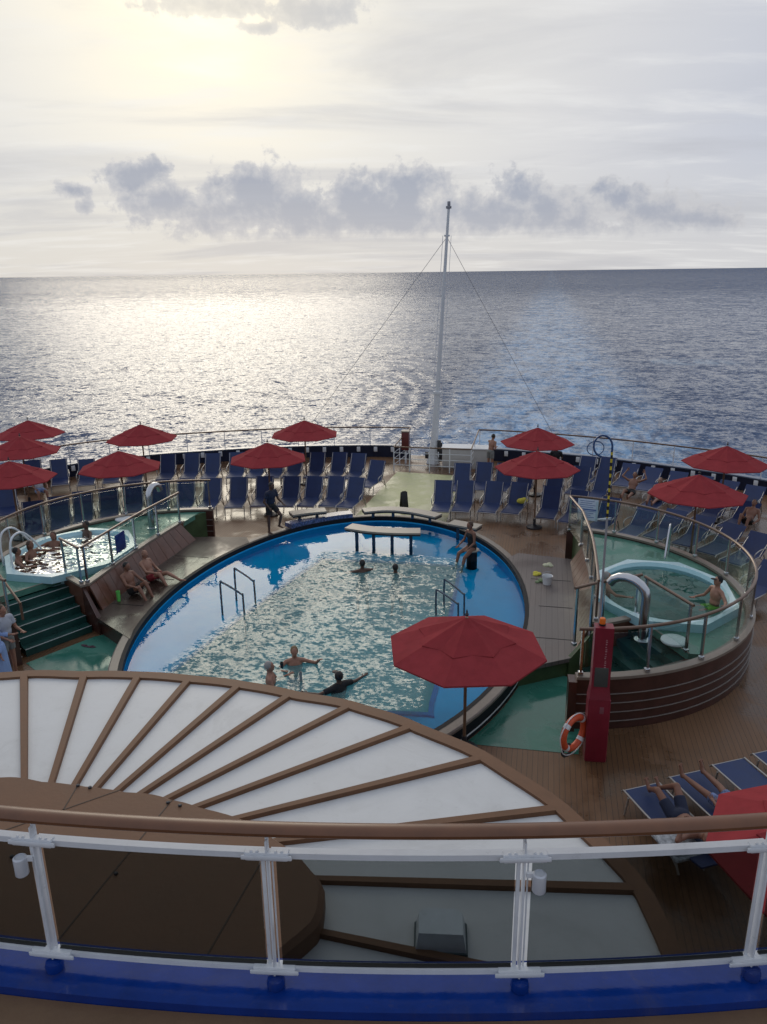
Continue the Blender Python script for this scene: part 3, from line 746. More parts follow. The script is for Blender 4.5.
# pool ladders
def ladder_hoops(pxs,label,z0=.0,top=.95,h2=.35):
    a=at(*pxs[0],WZ); b=at(*pxs[1],WZ)
    c2=at(*pxs[2],WZ); d2=at(*pxs[3],WZ)
    r=root('pool_handrail',(a.x,a.y,0),0,label,'handrail','grab rails in the pool')
    o=Vector((a.x,a.y,0))
    for p0,p1 in ((a,b),(c2,d2)):
        p0=Vector((p0.x,p0.y,0))-o; p1=Vector((p1.x,p1.y,0))-o
        q0=p0+Vector((0,0,.02)); q1=p0+Vector((0,0,top-.08)); m=p0.lerp(p1,.12)+Vector((0,0,top)); m2=p0.lerp(p1,.9)+Vector((0,0,h2+.42)); q2=p1+Vector((0,0,h2+.28)); q3=p1+Vector((0,0,-.9 if h2<.5 else 0))
        MB().tube(spline([q0,q1,m,m2,q2,q3],5),.026,8).build('hoop',M('rail_dark_steel',(.10,.13,.16),.25,metal=.6),r)
ladder_hoops([(222,606),(244,612),(236,592),(255,598)],'pair of curved steel grab rails at the left edge of the deep basin')
ladder_hoops([(436,615),(458,622),(444,604),(464,612)],'pair of curved steel grab rails behind the nearest red parasol')

# ------------------------------------------------------------------ hot tubs (mirrored about the centre line)
FZ=1.05; CAPZ=1.15; TOPZ=2.12
def tubside(s):
    nm='right' if s>0 else 'left'
    f=lambda l,a:(s*l,a)
    V=lambda l,a:Vector((s*l,a))
    a_0=-83 if s>0 else -71
    arc=[V(5.2+4.62*math.cos(t),.5+4.62*math.sin(t)) for t in [rad(a_0+(83-a_0)*i/40) for i in range(41)]]
    iA=V(7.25,-1.1); iT2=V(8.05,-2.60); iB1=V(5.75,-2.15); iB2=V(6.55,-3.65)
    inner=[V(6.10,4.9),V(6.24,3.5),V(6.33,1.6),V(6.33,0),V(6.25,-1.62)]
    # platform body
    r=shiproot('hot_tub_deck',(s*7.5,.5,0),'raised round %s hot tub terrace walled in dark red planks with glass rail'%nm,'terrace','raised hot tub terraces')
    # floor polygon: arc from beyond stairs round to far end, then inner wall, then stair top
    k0=next(i for i,p in enumerate(arc) if p.y>-2.75)
    fl=arc[k0:]+[V(5.9,5.0),V(6.15,4.9)]+inner[1:-1]+[V(6.33,-1.56),iA,iT2]
    MB().prism([(p.x,p.y) for p in fl],.9,FZ).build('floor',pale_green,r,smoothed=False)
    # hull wall round the outside with plank lines
    MB().wall(arc,.004,CAPZ-.06,.16).build('plank_wall',hull_wood,r)
    MB().wall(arc,CAPZ-.058,CAPZ,.20).build('wall_cap',cap_stone,r)
    for z in (.17,.37,.57,.77): MB().wall(arc,z,z+.013,.022,off=-.092).build('trim_line',hull_line,r)
    # inner wall and leaning bench back
    iend=inner[0] if s>0 else V(6.2,3.7)
    MB().wall([inner[-1],inner[-2],inner[-3],inner[-4],iend],.004,CAPZ-.06,.10).build('inner_wall',bench_wood,r)
    MB().wall([V(6.27,-1.62),inner[-2],inner[-3],inner[-4],iend],CAPZ-.058,CAPZ,.20).build('wall_cap',cap_stone,r)
    tops=[V(6.16,-1.6),V(6.24,0),V(6.24,1.6),V(6.14,3.5)]; bots=[V(5.86,-1.62),V(5.93,0),V(5.93,1.6),V(5.86,3.9)]
    bp=MB()
    for i in range(3):
        for k in range(5):
            t0=(k+.02)/5;t1=(k+.98)/5
            a0=bots[i].lerp(bots[i+1],t0);a1=bots[i].lerp(bots[i+1],t1);b0=tops[i].lerp(tops[i+1],t0);b1=tops[i].lerp(tops[i+1],t1)
            bp.add([(a0.x,a0.y,.44),(a1.x,a1.y,.44),(b1.x,b1.y,1.08),(b0.x,b0.y,1.08),(a0.x+s*.05,a0.y,.44),(a1.x+s*.05,a1.y,.44),(b1.x+s*.05,b1.y,1.08),(b0.x+s*.05,b0.y,1.08)],
                   [(0,1,2,3),(4,7,6,5),(0,4,5,1),(1,5,6,2),(2,6,7,3),(3,7,4,0)])
    bp.build('bench_back',bench_wood,r,smoothed=False)
    # diagonal wall A-B beside the stairs
    MB().wall([V(7.25,-1.05),V(6.3,-1.66)],.004,CAPZ-.061,.10).build('stair_wall',bench_wood,r)
    MB().wall([V(7.25,-1.05),V(6.26,-1.68)],CAPZ-.059,CAPZ-.001,.18).build('wall_cap',cap_stone,r)
    MB().add([(s*6.3,-1.72,.004),(s*5.72,-2.10,.004),(s*5.72,-2.10,.42),(s*6.3,-1.72,1.08),(s*6.3,-1.62,.004),(s*5.66,-2.0,.004),(s*5.66,-2.0,.42),(s*6.3,-1.62,1.08)],
             [(0,1,2,3),(7,6,5,4),(0,4,5,1),(1,5,6,2),(2,6,7,3),(3,7,4,0)]).build('stair_wall',green_wall if s>0 else hull_wood,r,smoothed=False)
    # far end box (green side wall)
    MB().prism([f(6.35,4.92),f(6.42,4.4),f(7.0,4.70),f(5.75,5.15)] if 0 else [f(5.95,4.95),f(6.15,3.95),f(6.75,4.3),f(7.3,4.25),f(6.9,4.75),f(6.1,5.0)] if s>0 else [f(5.95,5.0),f(6.55,3.85),f(7.3,4.2),f(6.9,4.85),f(6.2,5.05)],.004,CAPZ-.12).build('end_box',green_wall,r,smoothed=False)
    # stairs
    n=6
    for k in range(n):
        t0=k/n; z=FZ*(1-(k+1)/(n+0.0)); t1=(k+1)/n
        if z<.05: break
        a=iA.lerp(iB1,t0);b=iT2.lerp(iB2,t0);c=iT2.lerp(iB2,t1);d=iA.lerp(iB1,t1)
        MB().prism([(a.x,a.y),(b.x,b.y),(c.x,c.y),(d.x,d.y)],.003,z).build('stair_step',stair_green,r,smoothed=False)
        if s>0: continue
        dd=(d-a).normalized()*.035
        MB().prism([((d-dd).x,(d-dd).y),((c-dd).x,(c-dd).y),(c.x+dd.x*.1,c.y+dd.y*.1),(d.x+dd.x*.1,d.y+dd.y*.1)],z+.002,z+.008).build('nosing',nosing,r,smoothed=False)
    dd=(iB1-iA).normalized()*.04
    MB().prism([((iA-dd*0).x,iA.y),(iT2.x,iT2.y),((iT2-dd).x,(iT2-dd).y),((iA-dd).x,(iA-dd).y)],FZ+.002,FZ+.01).build('nosing',cap_stone,r,smoothed=False)
    # outer wall flank of the stairs
    MB().wall([iT2+V(.0,-.05)*1,V(6.6,-3.70)] if s>0 else [iT2,V(7.0,-3.5)],.004,[.95,.95],.06).build('stair_wall',hull_wood,r)
    if s>0: MB().wall([V(5.62,-4.13),V(5.78,-4.12)],.004,CAPZ-.062,.30).build('wall_end',hull_wood,r)
    # glass railings
    def rail(path,name='glass_rail',z0=CAPZ,z1=TOPZ,step=1.25,start=.08,tint=clear_glass,railmat=bronze):
        L_=arclen(path); m=max(1,round((L_-2*start)/step)); st=(L_-2*start)/m-1e-4
        ps=along(path,st,start)[:m+1]
        MB().tube([(p.x,p.y,z1) for p in path],.034,8).build('top_rail',railmat,r)
        for q,d in ps:
            MB().box((q.x,q.y,(z0+z1)/2),(.045,.05,z1-z0-.02),math.atan2(d.y,d.x)).bbox((q.x,q.y,z0+.04),(.10,.09,.07),math.atan2(d.y,d.x)).build('post',steel,r,smoothed=False)
        for i in range(len(ps)-1):
            sub=[ps[i][0]+ps[i][1]*.06]
            acc=0
            # follow the curve between posts
            for p in path:
                a=(p-ps[i][0]); bvec=(ps[i+1][0]-ps[i][0]); t=a.dot(bvec)/bvec.length_squared
                if .12<t<.88 and (p-(ps[i][0]+bvec*t)).length<.4: sub.append(p)
            sub.append(ps[i+1][0]-ps[i+1][1]*.06)
            MB().wall(sub,z0+.06,z1-.09,.012).build('glass_panel',tint,r,smoothed=False)
    rail(arc,step=1.3)
    rail([Vector(p) for p in spline([V(6.12,3.5),V(6.26,1.6),V(6.28,0),V(6.26,-1.6)],5)],step=1.25)
    rail([V(6.32,-1.64),V(7.22,-1.06)],step=1.2)
    # rail on far side of the tub (entry) with diagonal hand rail
    if s>0: rail([V(5.8,5.04),V(6.12,3.55)],step=1.5,z0=FZ)
    if s<0:
        hr=[V(6.55,-3.7),V(8.05,-2.65)]
        MB().tube([(hr[0].x,hr[0].y,1.10),(hr[0].x,hr[0].y,1.5),(hr[1].x,hr[1].y,2.0)],.03,8).build('stair_handrail',bronze,r)
    else:
        hr=[iT2,iA]
        rail([iT2+V(0,.0)*0,iA+V(.02,-.06)],step=1.4,z0=FZ)
        rail([V(5.74,-2.1)+V(0,0)*0,V(6.2,-1.72)],step=.5,z0=.75)
    # ------- tub itself
    cx,cy=s*7.92,.38
    t=shiproot('hot_tub',(cx,cy,FZ),('calm pale blue octagonal hot tub on the right terrace' if s>0 else 'bubbling octagonal hot tub full of bathers on the left terrace'),'hot tub','octagonal hot tubs')
    def octo(rx,ry,n=8,ph=PI/8): return [(cx+rx*math.cos(ph+2*PI*i/n),cy+ry*math.sin(ph+2*PI*i/n)) for i in range(n)]
    O1=octo(1.74,2.12);O2=octo(1.70,2.08); C=64
    circ=[(cx+1.46*math.cos(2*PI*i/C),cy+1.80*math.sin(2*PI*i/C)) for i in range(C)]
    mb=MB().add([(x,y,FZ+.003) for x,y in O1]+[(x,y,FZ+.18) for x,y in O2],[(i,(i+1)%8,8+(i+1)%8,8+i) for i in range(8)])
    mb.build('shell',tub_shell,t,smoothed=False)
    ringsheet(O2,circ,FZ+.181).build('shell_top',M('tub_top',(.48,.66,.70),.25,var=.05,coat=.4),t,smoothed=False)
    mb=MB(); rings=[(1.,.181),(.97,.02),(.96,-.22),(.70,-.24),(.66,-.62),(.0,-.64)]
    for (k1,z1),(k2,z2) in zip(rings,rings[1:]):
        A=[(cx+(x-cx)*k1,cy+(y-cy)*k1,FZ+z1) for x,y in circ];B=[(cx+(x-cx)*k2,cy+(y-cy)*k2,FZ+z2) for x,y in circ]
        mb.add(A+B,[(i,(i+1)%C,C+(i+1)%C,C+i) for i in range(C)])
    mb.build('basin',tub_inner,t)
    shipmesh('hot_tub_water',MB().sheet([(cx+(x-cx)*.985,cy+(y-cy)*.985) for x,y in circ],FZ+.08),tub_water_r if s>0 else tub_water_l,kind='structure',smoothed=False,org=(cx,cy,FZ))
    # stainless swan neck spout
    if s>0: b=at(642,640,FZ); e=at(590,622,FZ)
    else: b=at(152,528,FZ); e=at(171,512,FZ+.2)
    b=Vector(ship(b));e=Vector(ship(e)); 
    dirv=(e-b); dirv=dirv.normalized()*(.85 if s>0 else .62)
    sr=shiproot('swan_neck_spout',(b.x,b.y,FZ),'thick stainless swan neck water spout arching over the %s hot tub'%nm,'spout','steel swan neck spouts')
    pts=[Vector((b.x,b.y,FZ+.02)),Vector((b.x,b.y,FZ+.6)),Vector((b.x,b.y,FZ+1.0))]
    for k in range(1,8):
        a=PI*k/8*1.05; cc=Vector((b.x,b.y))+dirv*.5*(1-math.cos(a)); pts.append(Vector((cc.x,cc.y,FZ+1.0+.30*math.sin(a))))
    MB().tube(pts,.10,14).build('pipe',steel,sr)
    MB().lathe([(.17,.0),(.17,.02),(.11,.03)],20,c=(b.x,b.y,FZ+.003)).build('base_flange',steel,sr)
    # terrace platform beside the pool
    zp=.457
    el=[(s*(PA+.075)*math.cos(t),(PB+.075)*math.sin(t)) for t in [rad(-24+4*i) for i in range(15)]]
    pf=[(s*4.35,-2.98),(s*5.78,-2.06),(s*6.2,-1.72),(s*6.28,0),(s*6.28,1.6),(s*6.2,3.4),(s*6.1,4.1),(s*4.35,4.4)]
    el=[e_ for e_ in el if -2.95<e_[1]<4.35]
    poly=pf+el[::-1]
    mb=MB().prism(poly,.452,zp)
    mb.prism([q for q in pf[:-1]]+[(s*5.2,4.3),(s*5.1,-2.3)],.36,.450); 
    pp=shiproot('poolside_platform',(s*5.3,1,0),('weathered grey plank platform right of the pool' if s>0 else 'wet dark plank platform left of the pool where the couple sits'),'platform','plank platforms beside the pool')
    mb.build('planking',deck_gray if s>0 else dark_wet,pp,smoothed=False)
    sk=[(s*4.45,-2.86),(s*5.75,-2.0),(s*6.12,-1.66),(s*6.2,0),(s*6.2,1.6),(s*6.1,4.0),(s*4.5,4.2)]+[(x*1.075,y) for x,y in el[::-1]]
    sk=[q for q in sk if 1]; MB().prism(sk,.003,.357).build('skirt',green_wall if s>0 else hull_wood,pp,smoothed=False)
    for a in (-1.2,.6,2.4):
        lx=RA*math.sqrt(max(0,1-(a/RB)**2))+.06
        MB().box((s*(lx+5.85)/2,a,zp+.004),(5.85-lx,.02,.006)).build('joint_strip',black_plastic,pp)
    return r
tubside(1); tubside(-1)
# cushions/discs
def disc(x,y,label):
    p=at(x,y,FZ); o=MB().lathe([(.26,.0),(.28,.03),(.27,.06),(.2,.075)],28).build('floor_disc',white_paint); o.location=(p.x,p.y,FZ+.004)
    tag(o,label,'cover','round white floor covers')
disc(674,642,'round white cover on the green floor of the right terrace'); disc(124,520,'round white cover on the green floor of the left terrace')
# small steel grab rails at the tubs
def grab(x,y,x2,y2,label,h=.95,mat=steel):
    p=at(x,y,FZ);q=at(x2,y2,FZ); r=root('tub_grab_rail',(p.x,p.y,FZ),0,label,'grab rail','grab rails at the hot tubs')
    d=Vector((q.x-p.x,q.y-p.y,0))
    MB().tube(spline([(0,0,.01),(0,0,h*.7),Vector((0,0,h))+d*.15,Vector((0,0,h*.95))+d*.5,Vector((0,0,h*.35))+d*.95,Vector((0,0,.2))+d],5),.028,8).build('hoop',mat,r)
grab(668,556,664,566,'slim bright steel grab rail at the far side of the right hot tub')
grab(14,572,42,556,'white curved grab rail at the near edge of the left hot tub',.95,rail_white)
grab(4,566,34,552,'second white grab rail at the left edge of the photo beside the left hot tub',.95,rail_white)
# signs on the glass
def glass_sign(corners,z,name,label,mat,writing=True):
    # flat board hung on the rail, placed by its lower left/right plan points
    a=Vector(corners[0]);b=Vector(corners[1]); d=(b-a); wdt=d.length
    r=root(name,S(a.x,a.y,z),-YAW+math.atan2(d.y,d.x),label,'sign')
    return r,wdt
r,wd=glass_sign([(-6.36,.55),(-6.36,-.05)],1.35,'blue_notice','square blue notice fixed to the glass of the left hot tub','')
MB().bbox((wd/2,0.06,.27),(.5,.012,.52),b=.003).build('board',sign_blue,r)
mb=MB()
for i in range(5): mb.box((wd/2,.070,.42-.055*i),(.30-.04*(i%2),.004,.018))
mb.build('lettering',M('sign_pale',(.03,.08,.38),.5),r)
r,wd=glass_sign([(5.95,4.65),(6.25,3.95)],1.35,'white_notice','white printed notice with blue band on the glass of the right terrace','')
p0=at(571,512,1.4);p1=at(598,516,1.4)
r.location=at(576,518,1.45); r.rotation_euler=(0,0,rad(-25)); r.location.z=1.42
MB().bbox((.33,0,.33),(.6,.012,.66),b=.003).build('board',sign_white,r)
mb=MB()
for i,wv in enumerate((.42,.34,.46,.38,.0,.5,.4,.3,.44)):
    if wv: mb.box((.33-(.5-wv)/2*.6,-.010,.60-.062*i),(wv,.004,.014))
mb.box((.33,-.011,.34),(.5,.004,.035))
mb.build('lettering',sign_ink,r)

# ------------------------------------------------------------------ red help post, beacon, lifebuoy, rescue pole
p=at(594,757,0)
rz=rad(-8)
hp=root('red_help_post',(p.x,p.y,0),rz,'tall dark red post with grey screen standing in front of the right terrace','post'); hp.scale=(.84,.84,1.25)
MB().bbox((0,0,.52),(.46,.38,1.04),b=.02).build('lower_body',red_paint,hp)
mb=MB().add([(-.22,-.18,1.04),(.22,-.18,1.04),(.22,.18,1.04),(-.22,.18,1.04),(-.19,-.10,1.2),(.19,-.10,1.2),(.19,.16,1.2),(-.19,.16,1.2),(-.19,-.10,2.12),(.19,-.10,2.12),(.19,.16,2.12),(-.19,.16,2.12)],
  [(0,1,2,3),(0,1,5,4),(1,2,6,5),(2,3,7,6),(3,0,4,7),(4,5,9,8),(5,6,10,9),(6,7,11,10),(7,4,8,11),(8,9,10,11)]).build('upper_body',red_paint,hp)
MB().bbox((0,-.108,1.36),(.28,.02,.30),b=.006).build('screen',screen_grey,hp)
MB().bbox((0.05,-.186,.86),(.09,.012,.11),b=.004).build('plate',M('plate_pink',(.25,.08,.10),.5),hp)
mb=MB()
random.seed(3)
zc=1.94
for k in range(13):
    hgt=random.choice((.018,.026,.034))
    mb.box((.055+random.uniform(-.006,.006),-.103,zc),(random.choice((.028,.036)),.004,hgt*.55)); zc-=hgt+.010
mb.build('lettering',ink_pale,hp)
bc=root('warning_beacon',Vector((p.x,p.y,2.654))+Matrix.Rotation(rz,3,'Z')@Vector((-.03,.05,0)),0,'small orange beacon on top of the red post','beacon')
MB().lathe([(.06,0),(.06,.03)],16).build('base',black_plastic,bc); MB().lathe([(.052,.031),(.055,.10),(.045,.13),(.02,.14)],16).build('dome',beacon,bc)
lb=root('lifebuoy',Vector((p.x,p.y,0))+Matrix.Rotation(rz,3,'Z')@Vector((-.44,-.20,.60)),rad(40),'orange lifebuoy ring with white bands hanging on the red post','lifebuoy')
tor=[(.30*math.cos(2*PI*i/36),-.02,.30*math.sin(2*PI*i/36)+.02) for i in range(36)]
MB().tube(tor,.062,12,closed=True).build('ring',orange,lb)
for k in range(4):
    a0=PI/4+k*PI/2
    MB().tube([(.30*math.cos(a0+q),-.02,.30*math.sin(a0+q)+.02) for q in (-.13,-.04,.04,.13)],.066,12,caps=False).build('band',white_paint,lb)
MB().tube([(.40*math.cos(t_)*(1+.05*math.sin(5*t_)),-.03,.40*math.sin(t_)+.0) for t_ in [2*PI*i/32 for i in range(32)]],.010,6,closed=True).build('grab_line',rail_white,lb)
coil=[]
for i in range(120):
    t_=i/120*2*PI*5; coil.append((.13*math.cos(t_)+.01*math.sin(3*t_)-.02,-.02+.02*math.sin(t_*1.7),-.30+.11*math.sin(t_)-.02*i/120))
cr_=MB().tube(coil,.012,5).build('coiled_rope',rope_dark); cr_.location=lb.location+Vector((-.10,-.04,0)); cr_.rotation_euler=lb.rotation_euler
tag(cr_,'dark coiled rope hanging under the lifebuoy on the red post','rope')
# rescue pole with hoop
q=Vector((p.x,p.y,0))+Matrix.Rotation(rz,3,'Z')@Vector((-.04,.24,0))
topd=ray(612,452); tt=math.hypot(q.x,q.y)/math.hypot(topd.x,topd.y); tp=Vector((topd.x*tt,topd.y*tt,EYE+topd.z*tt))
rp=root('rescue_pole',(q.x,q.y,0),0,'tall grey pole with yellow and black bands and a blue hook behind the red post','pole')
tp-=Vector((q.x,q.y,0))
def rpt(t): return Vector((0,0,0)).lerp(tp,t)
MB().tube([rpt(.0),rpt(.42)],.021,10).build('shaft',stripe_y,rp)
MB().tube([rpt(.42),rpt(.80)],.020,10).build('shaft',pole_grey,rp)
MB().tube([rpt(.80),rpt(1.0)],.018,10).build('shaft',stripe_y,rp)
mb=MB()
for t0,t1,rr in ((.37,.42,.023),(.80,1.,.020)):
    m_=int((t1-t0)*H_M*5)if 0 else int((t1-t0)*50)
    for k in range(m_):
        a=t0+(t1-t0)*(k+.1)/m_; b=a+(t1-t0)/m_*.5
        mb.tube([rpt(a),rpt(b)],rr,10)
mb.build('black_bands',black_plastic,rp)
hk=[rpt(1.)]
for k in range(15):
    a=PI*1.45*k/14; hk.append(rpt(1.)+Vector((-.155+.155*math.cos(a),0.05*math.sin(a),.10+.17*math.sin(a))))
MB().tube(hk,.017,7).build('hook',hose_blue,rp)
MB().tube([rpt(1.)+Vector((-.27+.14*math.cos(2*PI*k/24),.03,.06+.12*math.sin(2*PI*k/24))) for k in range(24)],.008,5,closed=True).build('loop_line',hose_blue,rp)

# ------------------------------------------------------------------ parasols
def make_parasol(R=1.44,apex=2.78):
    r=root('parasol',(0,0,0),0,'x','parasol','red parasols')
    n=8; edge=apex-.64; vr=.62
    def surf(rad_,n_,z_ap,z_ed,R_,sag=.05):
        rows=[];
        for i in range(6):
            t=i/5; row=[]
            for k in range(n*2):
                ang=2*PI*k/(n*2)+PI/8; q=1. if k%2==0 else math.cos(PI/n)*(1.0)
                rr=R_*t*q*(1 if k%2==0 or R_>1.2 else 1-.10*t); zz=z_ap+(z_ed-z_ap)*t
                if k%2: zz-=.03*t*(1-t)*4*.6; 
                row.append((rr*math.cos(ang),rr*math.sin(ang),zz))
            rows.append(row)
        return rows
    def sheetrows(rows,hole=0,valance=0.):
        mb=MB(); m=len(rows[0]); vs=[v for row in rows[hole:] for v in row]; fs=[]
        for i in range(len(rows)-hole-1):
            for k in range(m): fs.append((i*m+k,i*m+(k+1)%m,(i+1)*m+(k+1)%m,(i+1)*m+k))
        if valance:
            b=len(rows)-hole-1; vs+=[(x*1.0,y*1.0,z-valance) for x,y,z in rows[-1]]
            for k in range(m): fs.append((b*m+k,b*m+(k+1)%m,(b+1)*m+(k+1)%m,(b+1)*m+k))
        mb.add(vs,fs); return mb
    zv=apex-.56*vr
    main=surf(0,n,apex-.06,edge,R)
    sheetrows(main,hole=1,valance=.03).build('canopy',canvas_red,r,smoothed=False)
    vent=surf(0,n,apex-.035,apex-.06-.58*vr+.022,R*vr)
    sheetrows(vent,hole=0,valance=.02).build('vent_canopy',canvas_red2,r,smoothed=False)
    MB().tube([(0,0,.05),(0,0,apex-.04)],.03,10).build('pole',wood_pole,r)
    MB().lathe([(.03,apex-.01),(.035,apex+.02),(.015,apex+.05),(.02,apex+.07),(.004,apex+.11)],10).build('finial',dark_metal,r)
    MB().lathe([(.27,.006),(.27,.05),(.10,.08),(.05,.10),(.05,.32)],20).build('base',dark_metal,r)
    for k in range(n):
        a=2*PI*k/n+PI/8; c,s=math.cos(a),math.sin(a)
        MB().tube([(0.03*c,.03*s,apex-.10),(R*.99*c,R*.99*s,edge-.03)],.011,5).build('rib',wood_pole,r)
    return r
proto_par=make_parasol()
pars=[(467,610,'large red parasol standing nearest over the right rim of the pool',2),
 (27,417,'red parasol topmost of the three at the left edge',-5),(19,433,'red parasol in the middle of the three at the left edge',14),(8,457,'red parasol lowest and nearest of the three at the left edge',4),
 (140,421,'red parasol against the sea, in the back row above the left hot tub',3),(118,447,'red parasol in front of another, right behind the left hot tub',12),
 (267,439,'red parasol behind the man in dark clothes at the pool',8),(304,417,'small looking red parasol against the sea between the second one and the mast',2),
 (538,424,'red parasol with vent flap raised, the farther of the two right of the shirtless man',5),(538,447,'red parasol on a pale brown pole, nearer of the two right of the shirtless man',9),
 (728,442,'red parasol at the right edge, the farther of the two behind the right hot tub',1),(700,470,'red parasol over the loungers just behind the right hot tub',13)]
for i,(x,y,lab,rz) in enumerate(pars):
    p=at(x,y,2.88); loc=(p.x,p.y,0)
    if i==0: proto_par.location=loc; proto_par.rotation_euler=(0,0,rad(rz)); proto_par['label']=lab
    else: dup(proto_par,loc,rad(rz),lab)
dup(proto_par,(5.12,7.2,0),rad(14),'red parasol cut by the right edge above the near loungers')

# ------------------------------------------------------------------ loungers
def make_lounger(flat=False,bang=58):
    r=root('sun_lounger',(0,0,0),0,'x','sun lounger','blue sling sun loungers')
    W=.67; zs=.40; bl=.86; a=rad(8 if flat else bang)
    # origin under the hinge; seat runs to -y, back to +y
    bx=lambda t:(t*math.cos(a),zs+t*math.sin(a))
    seat=MB(); rows=[]
    prof=[(-1.12,zs-.05),(-1.08,zs),(-.8,zs-.015),(-.5,zs-.025),(-.2,zs-.02),(0,zs)]
    def strip(prof,w,th=.014):
        mb=MB(); vs=[];fs=[];m=len(prof)
        for dz in (0,-th):
            for y,z in prof: vs+=[(-w/2,y,z+dz),(w/2,y,z+dz)]
        for i in range(m-1):
            fs.append((2*i,2*i+1,2*i+3,2*i+2)); o=2*m; fs.append((o+2*i,o+2*i+2,o+2*i+3,o+2*i+1))
            fs.append((2*i,2*i+2,o+2*i+2,o+2*i)); fs.append((2*i+1,o+2*i+1,o+2*i+3,2*i+3))
        fs.append((0,2*m,2*m+1,1)); fs.append((2*m-2,2*m-1,4*m-1,4*m-2))
        mb.add(vs,fs); return mb
    strip(prof,W-.05).build('seat_sling',sling,r)
    bp=[]
    for i in range(7):
        t=.0+bl*i/6; y,z=bx(t); sag=.02*math.sin(PI*i/6); bp.append((y+sag*math.sin(a),z-sag*math.cos(a)))
    strip(bp,W+.035,.03).build('backrest_sling',sling,r)
    fr=MB()
    for s in (-1,1):
        x=s*(W/2)
        fr.tube([(x,-1.14,zs-.06),(x,-1.09,zs),(x,-.5,zs-.01),(x,.05,zs)],.017,6)
        y1,z1=bx(bl+.03); fr.tube([(x-s*.02,0,zs-.012),(x-s*.02,y1-.02,z1-.05)],.012,6)
    y1,z1=bx(bl+.03); fr.tube([(-W/2,-1.12,zs-.04),(W/2,-1.12,zs-.04)],.017,6)
    fr.tube([(-W/2,.0,zs-.05),(W/2,0,zs-.05)],.013,6)
    fr.build('frame',tube_metal,r)
    for s in (-1,1):
        x=s*(W/2+.02)
        MB().tube([(x,-.92,zs-.02),(x,-.98,.015)],.018,6).build('leg',tube_metal,r)
        MB().tube([(x,.18,zs+.02 if not flat else zs),(x,.42,.015)],.018,6).build('leg',tube_metal,r)
        y2,z2=bx(.34)
        if not flat: MB().tube(spline([(x,-.42,zs),(x+s*.02,-.46,zs+.15),(x+s*.03,-.36,zs+.22),(x+s*.02,-.1,zs+.24),(x,y2,z2)],3),[.017]*13,6).build('armrest',tube_metal,r)
        MB().tube([(x,.40,.06),(x,-.02,zs-.04)],.013,5).build('brace',tube_metal,r)
    return r
up_proto=make_lounger(); rec_proto=make_lounger(bang=36); flat_proto=make_lounger(flat=True)
used={'u':False,'f':False}
ords=['first','second','third','fourth','fifth','sixth','seventh','eighth','ninth','tenth','eleventh','twelfth','thirteenth','fourteenth','fifteenth','sixteenth','seventeenth']
LC=Vector(S(0,-9)).to_2d()
used['r']=False
def place(x,y,lab,group,rz=None,ztop=1.13):
    rec=x>618
    if rec: ztop=.96
    p=at(x,y,ztop); 
    lc=Vector((-6,9.6)) if x<380 else (Vector((-1.5,9)) if x<570 else LC)
    d=(lc-Vector((p.x,p.y))).normalized()
    ang=math.atan2(d.y,d.x)+PI/2+rad(random.uniform(-3,3)) if rz is None else rz
    off=Vector((0,.72 if rec else .46)); off.rotate(Matrix.Rotation(ang,2))
    loc=(p.x-off.x,p.y-off.y,0)
    if rec:
        if not used['r']:
            used['r']=True; rec_proto.location=loc; rec_proto.rotation_euler=(0,0,ang); rec_proto['label']=lab; rec_proto['group']=group; return rec_proto
        return dup(rec_proto,loc,ang,lab,group)
    if not used['u']:
        used['u']=True; up_proto.location=loc; up_proto.rotation_euler=(0,0,ang); up_proto['label']=lab; up_proto['group']=group; return up_proto
    return dup(up_proto,loc,ang,lab,group)
rows=[
 ('back row behind the left hot tub','loungers in the back row left of the mast',[(32,460),(58,459),(86,459),(110,457),(134,456),(168,454),(192,453),(213,453),(237,452),(258,452),(277,452),(296,452),(318,452),(340,452),(359,453)]),
 ('front row left of the mast','loungers in the front row left of the mast',[(5,485),(32,501),(58,496),(82,491),(108,487),(133,482),(160,480),(186,479),(213,478),(239,477),(265,476),(292,476),(315,476),(337,476),(357,477)]),
 ('front row right of the mast','loungers in the front row right of the mast',[(444,480),(466,480),(495,481),(520,482),(553,486),(580,490),(612,497)]),
 ('second row right of the mast','loungers in the second row right of the mast',[(463,463),(485,462),(506,463),(527,465),(557,466),(583,466),(606,470)]),
 ('rear row along the right coaming','loungers along the right coaming',[(589,456),(609,457),(632,462),(655,466),(680,470),(705,474),(731,479),(757,484)]),
 ('row behind the right hot tub glass','loungers behind the right hot tub',[(649,505),(678,508),(706,514),(736,522),(763,531)]),
 ('row under the parasol behind right tub','loungers between the two right rows',[(664,482),(694,488),(722,494),(752,500)]),
]
for nm,gp_,pts in rows:
    for i,(x,y) in enumerate(pts):
        place(x,y,'blue lounger, %s from left in the %s'%(ords[i],nm),gp_,ztop=1.13)
o=place(378,460,'blue lounger turned aside, alone at the right end of the rows left of the mast','loungers in the back row left of the mast',rz=rad(-22))
o=place(777,560,'blue lounger at the right edge beside the right terrace','loungers behind the right hot tub')
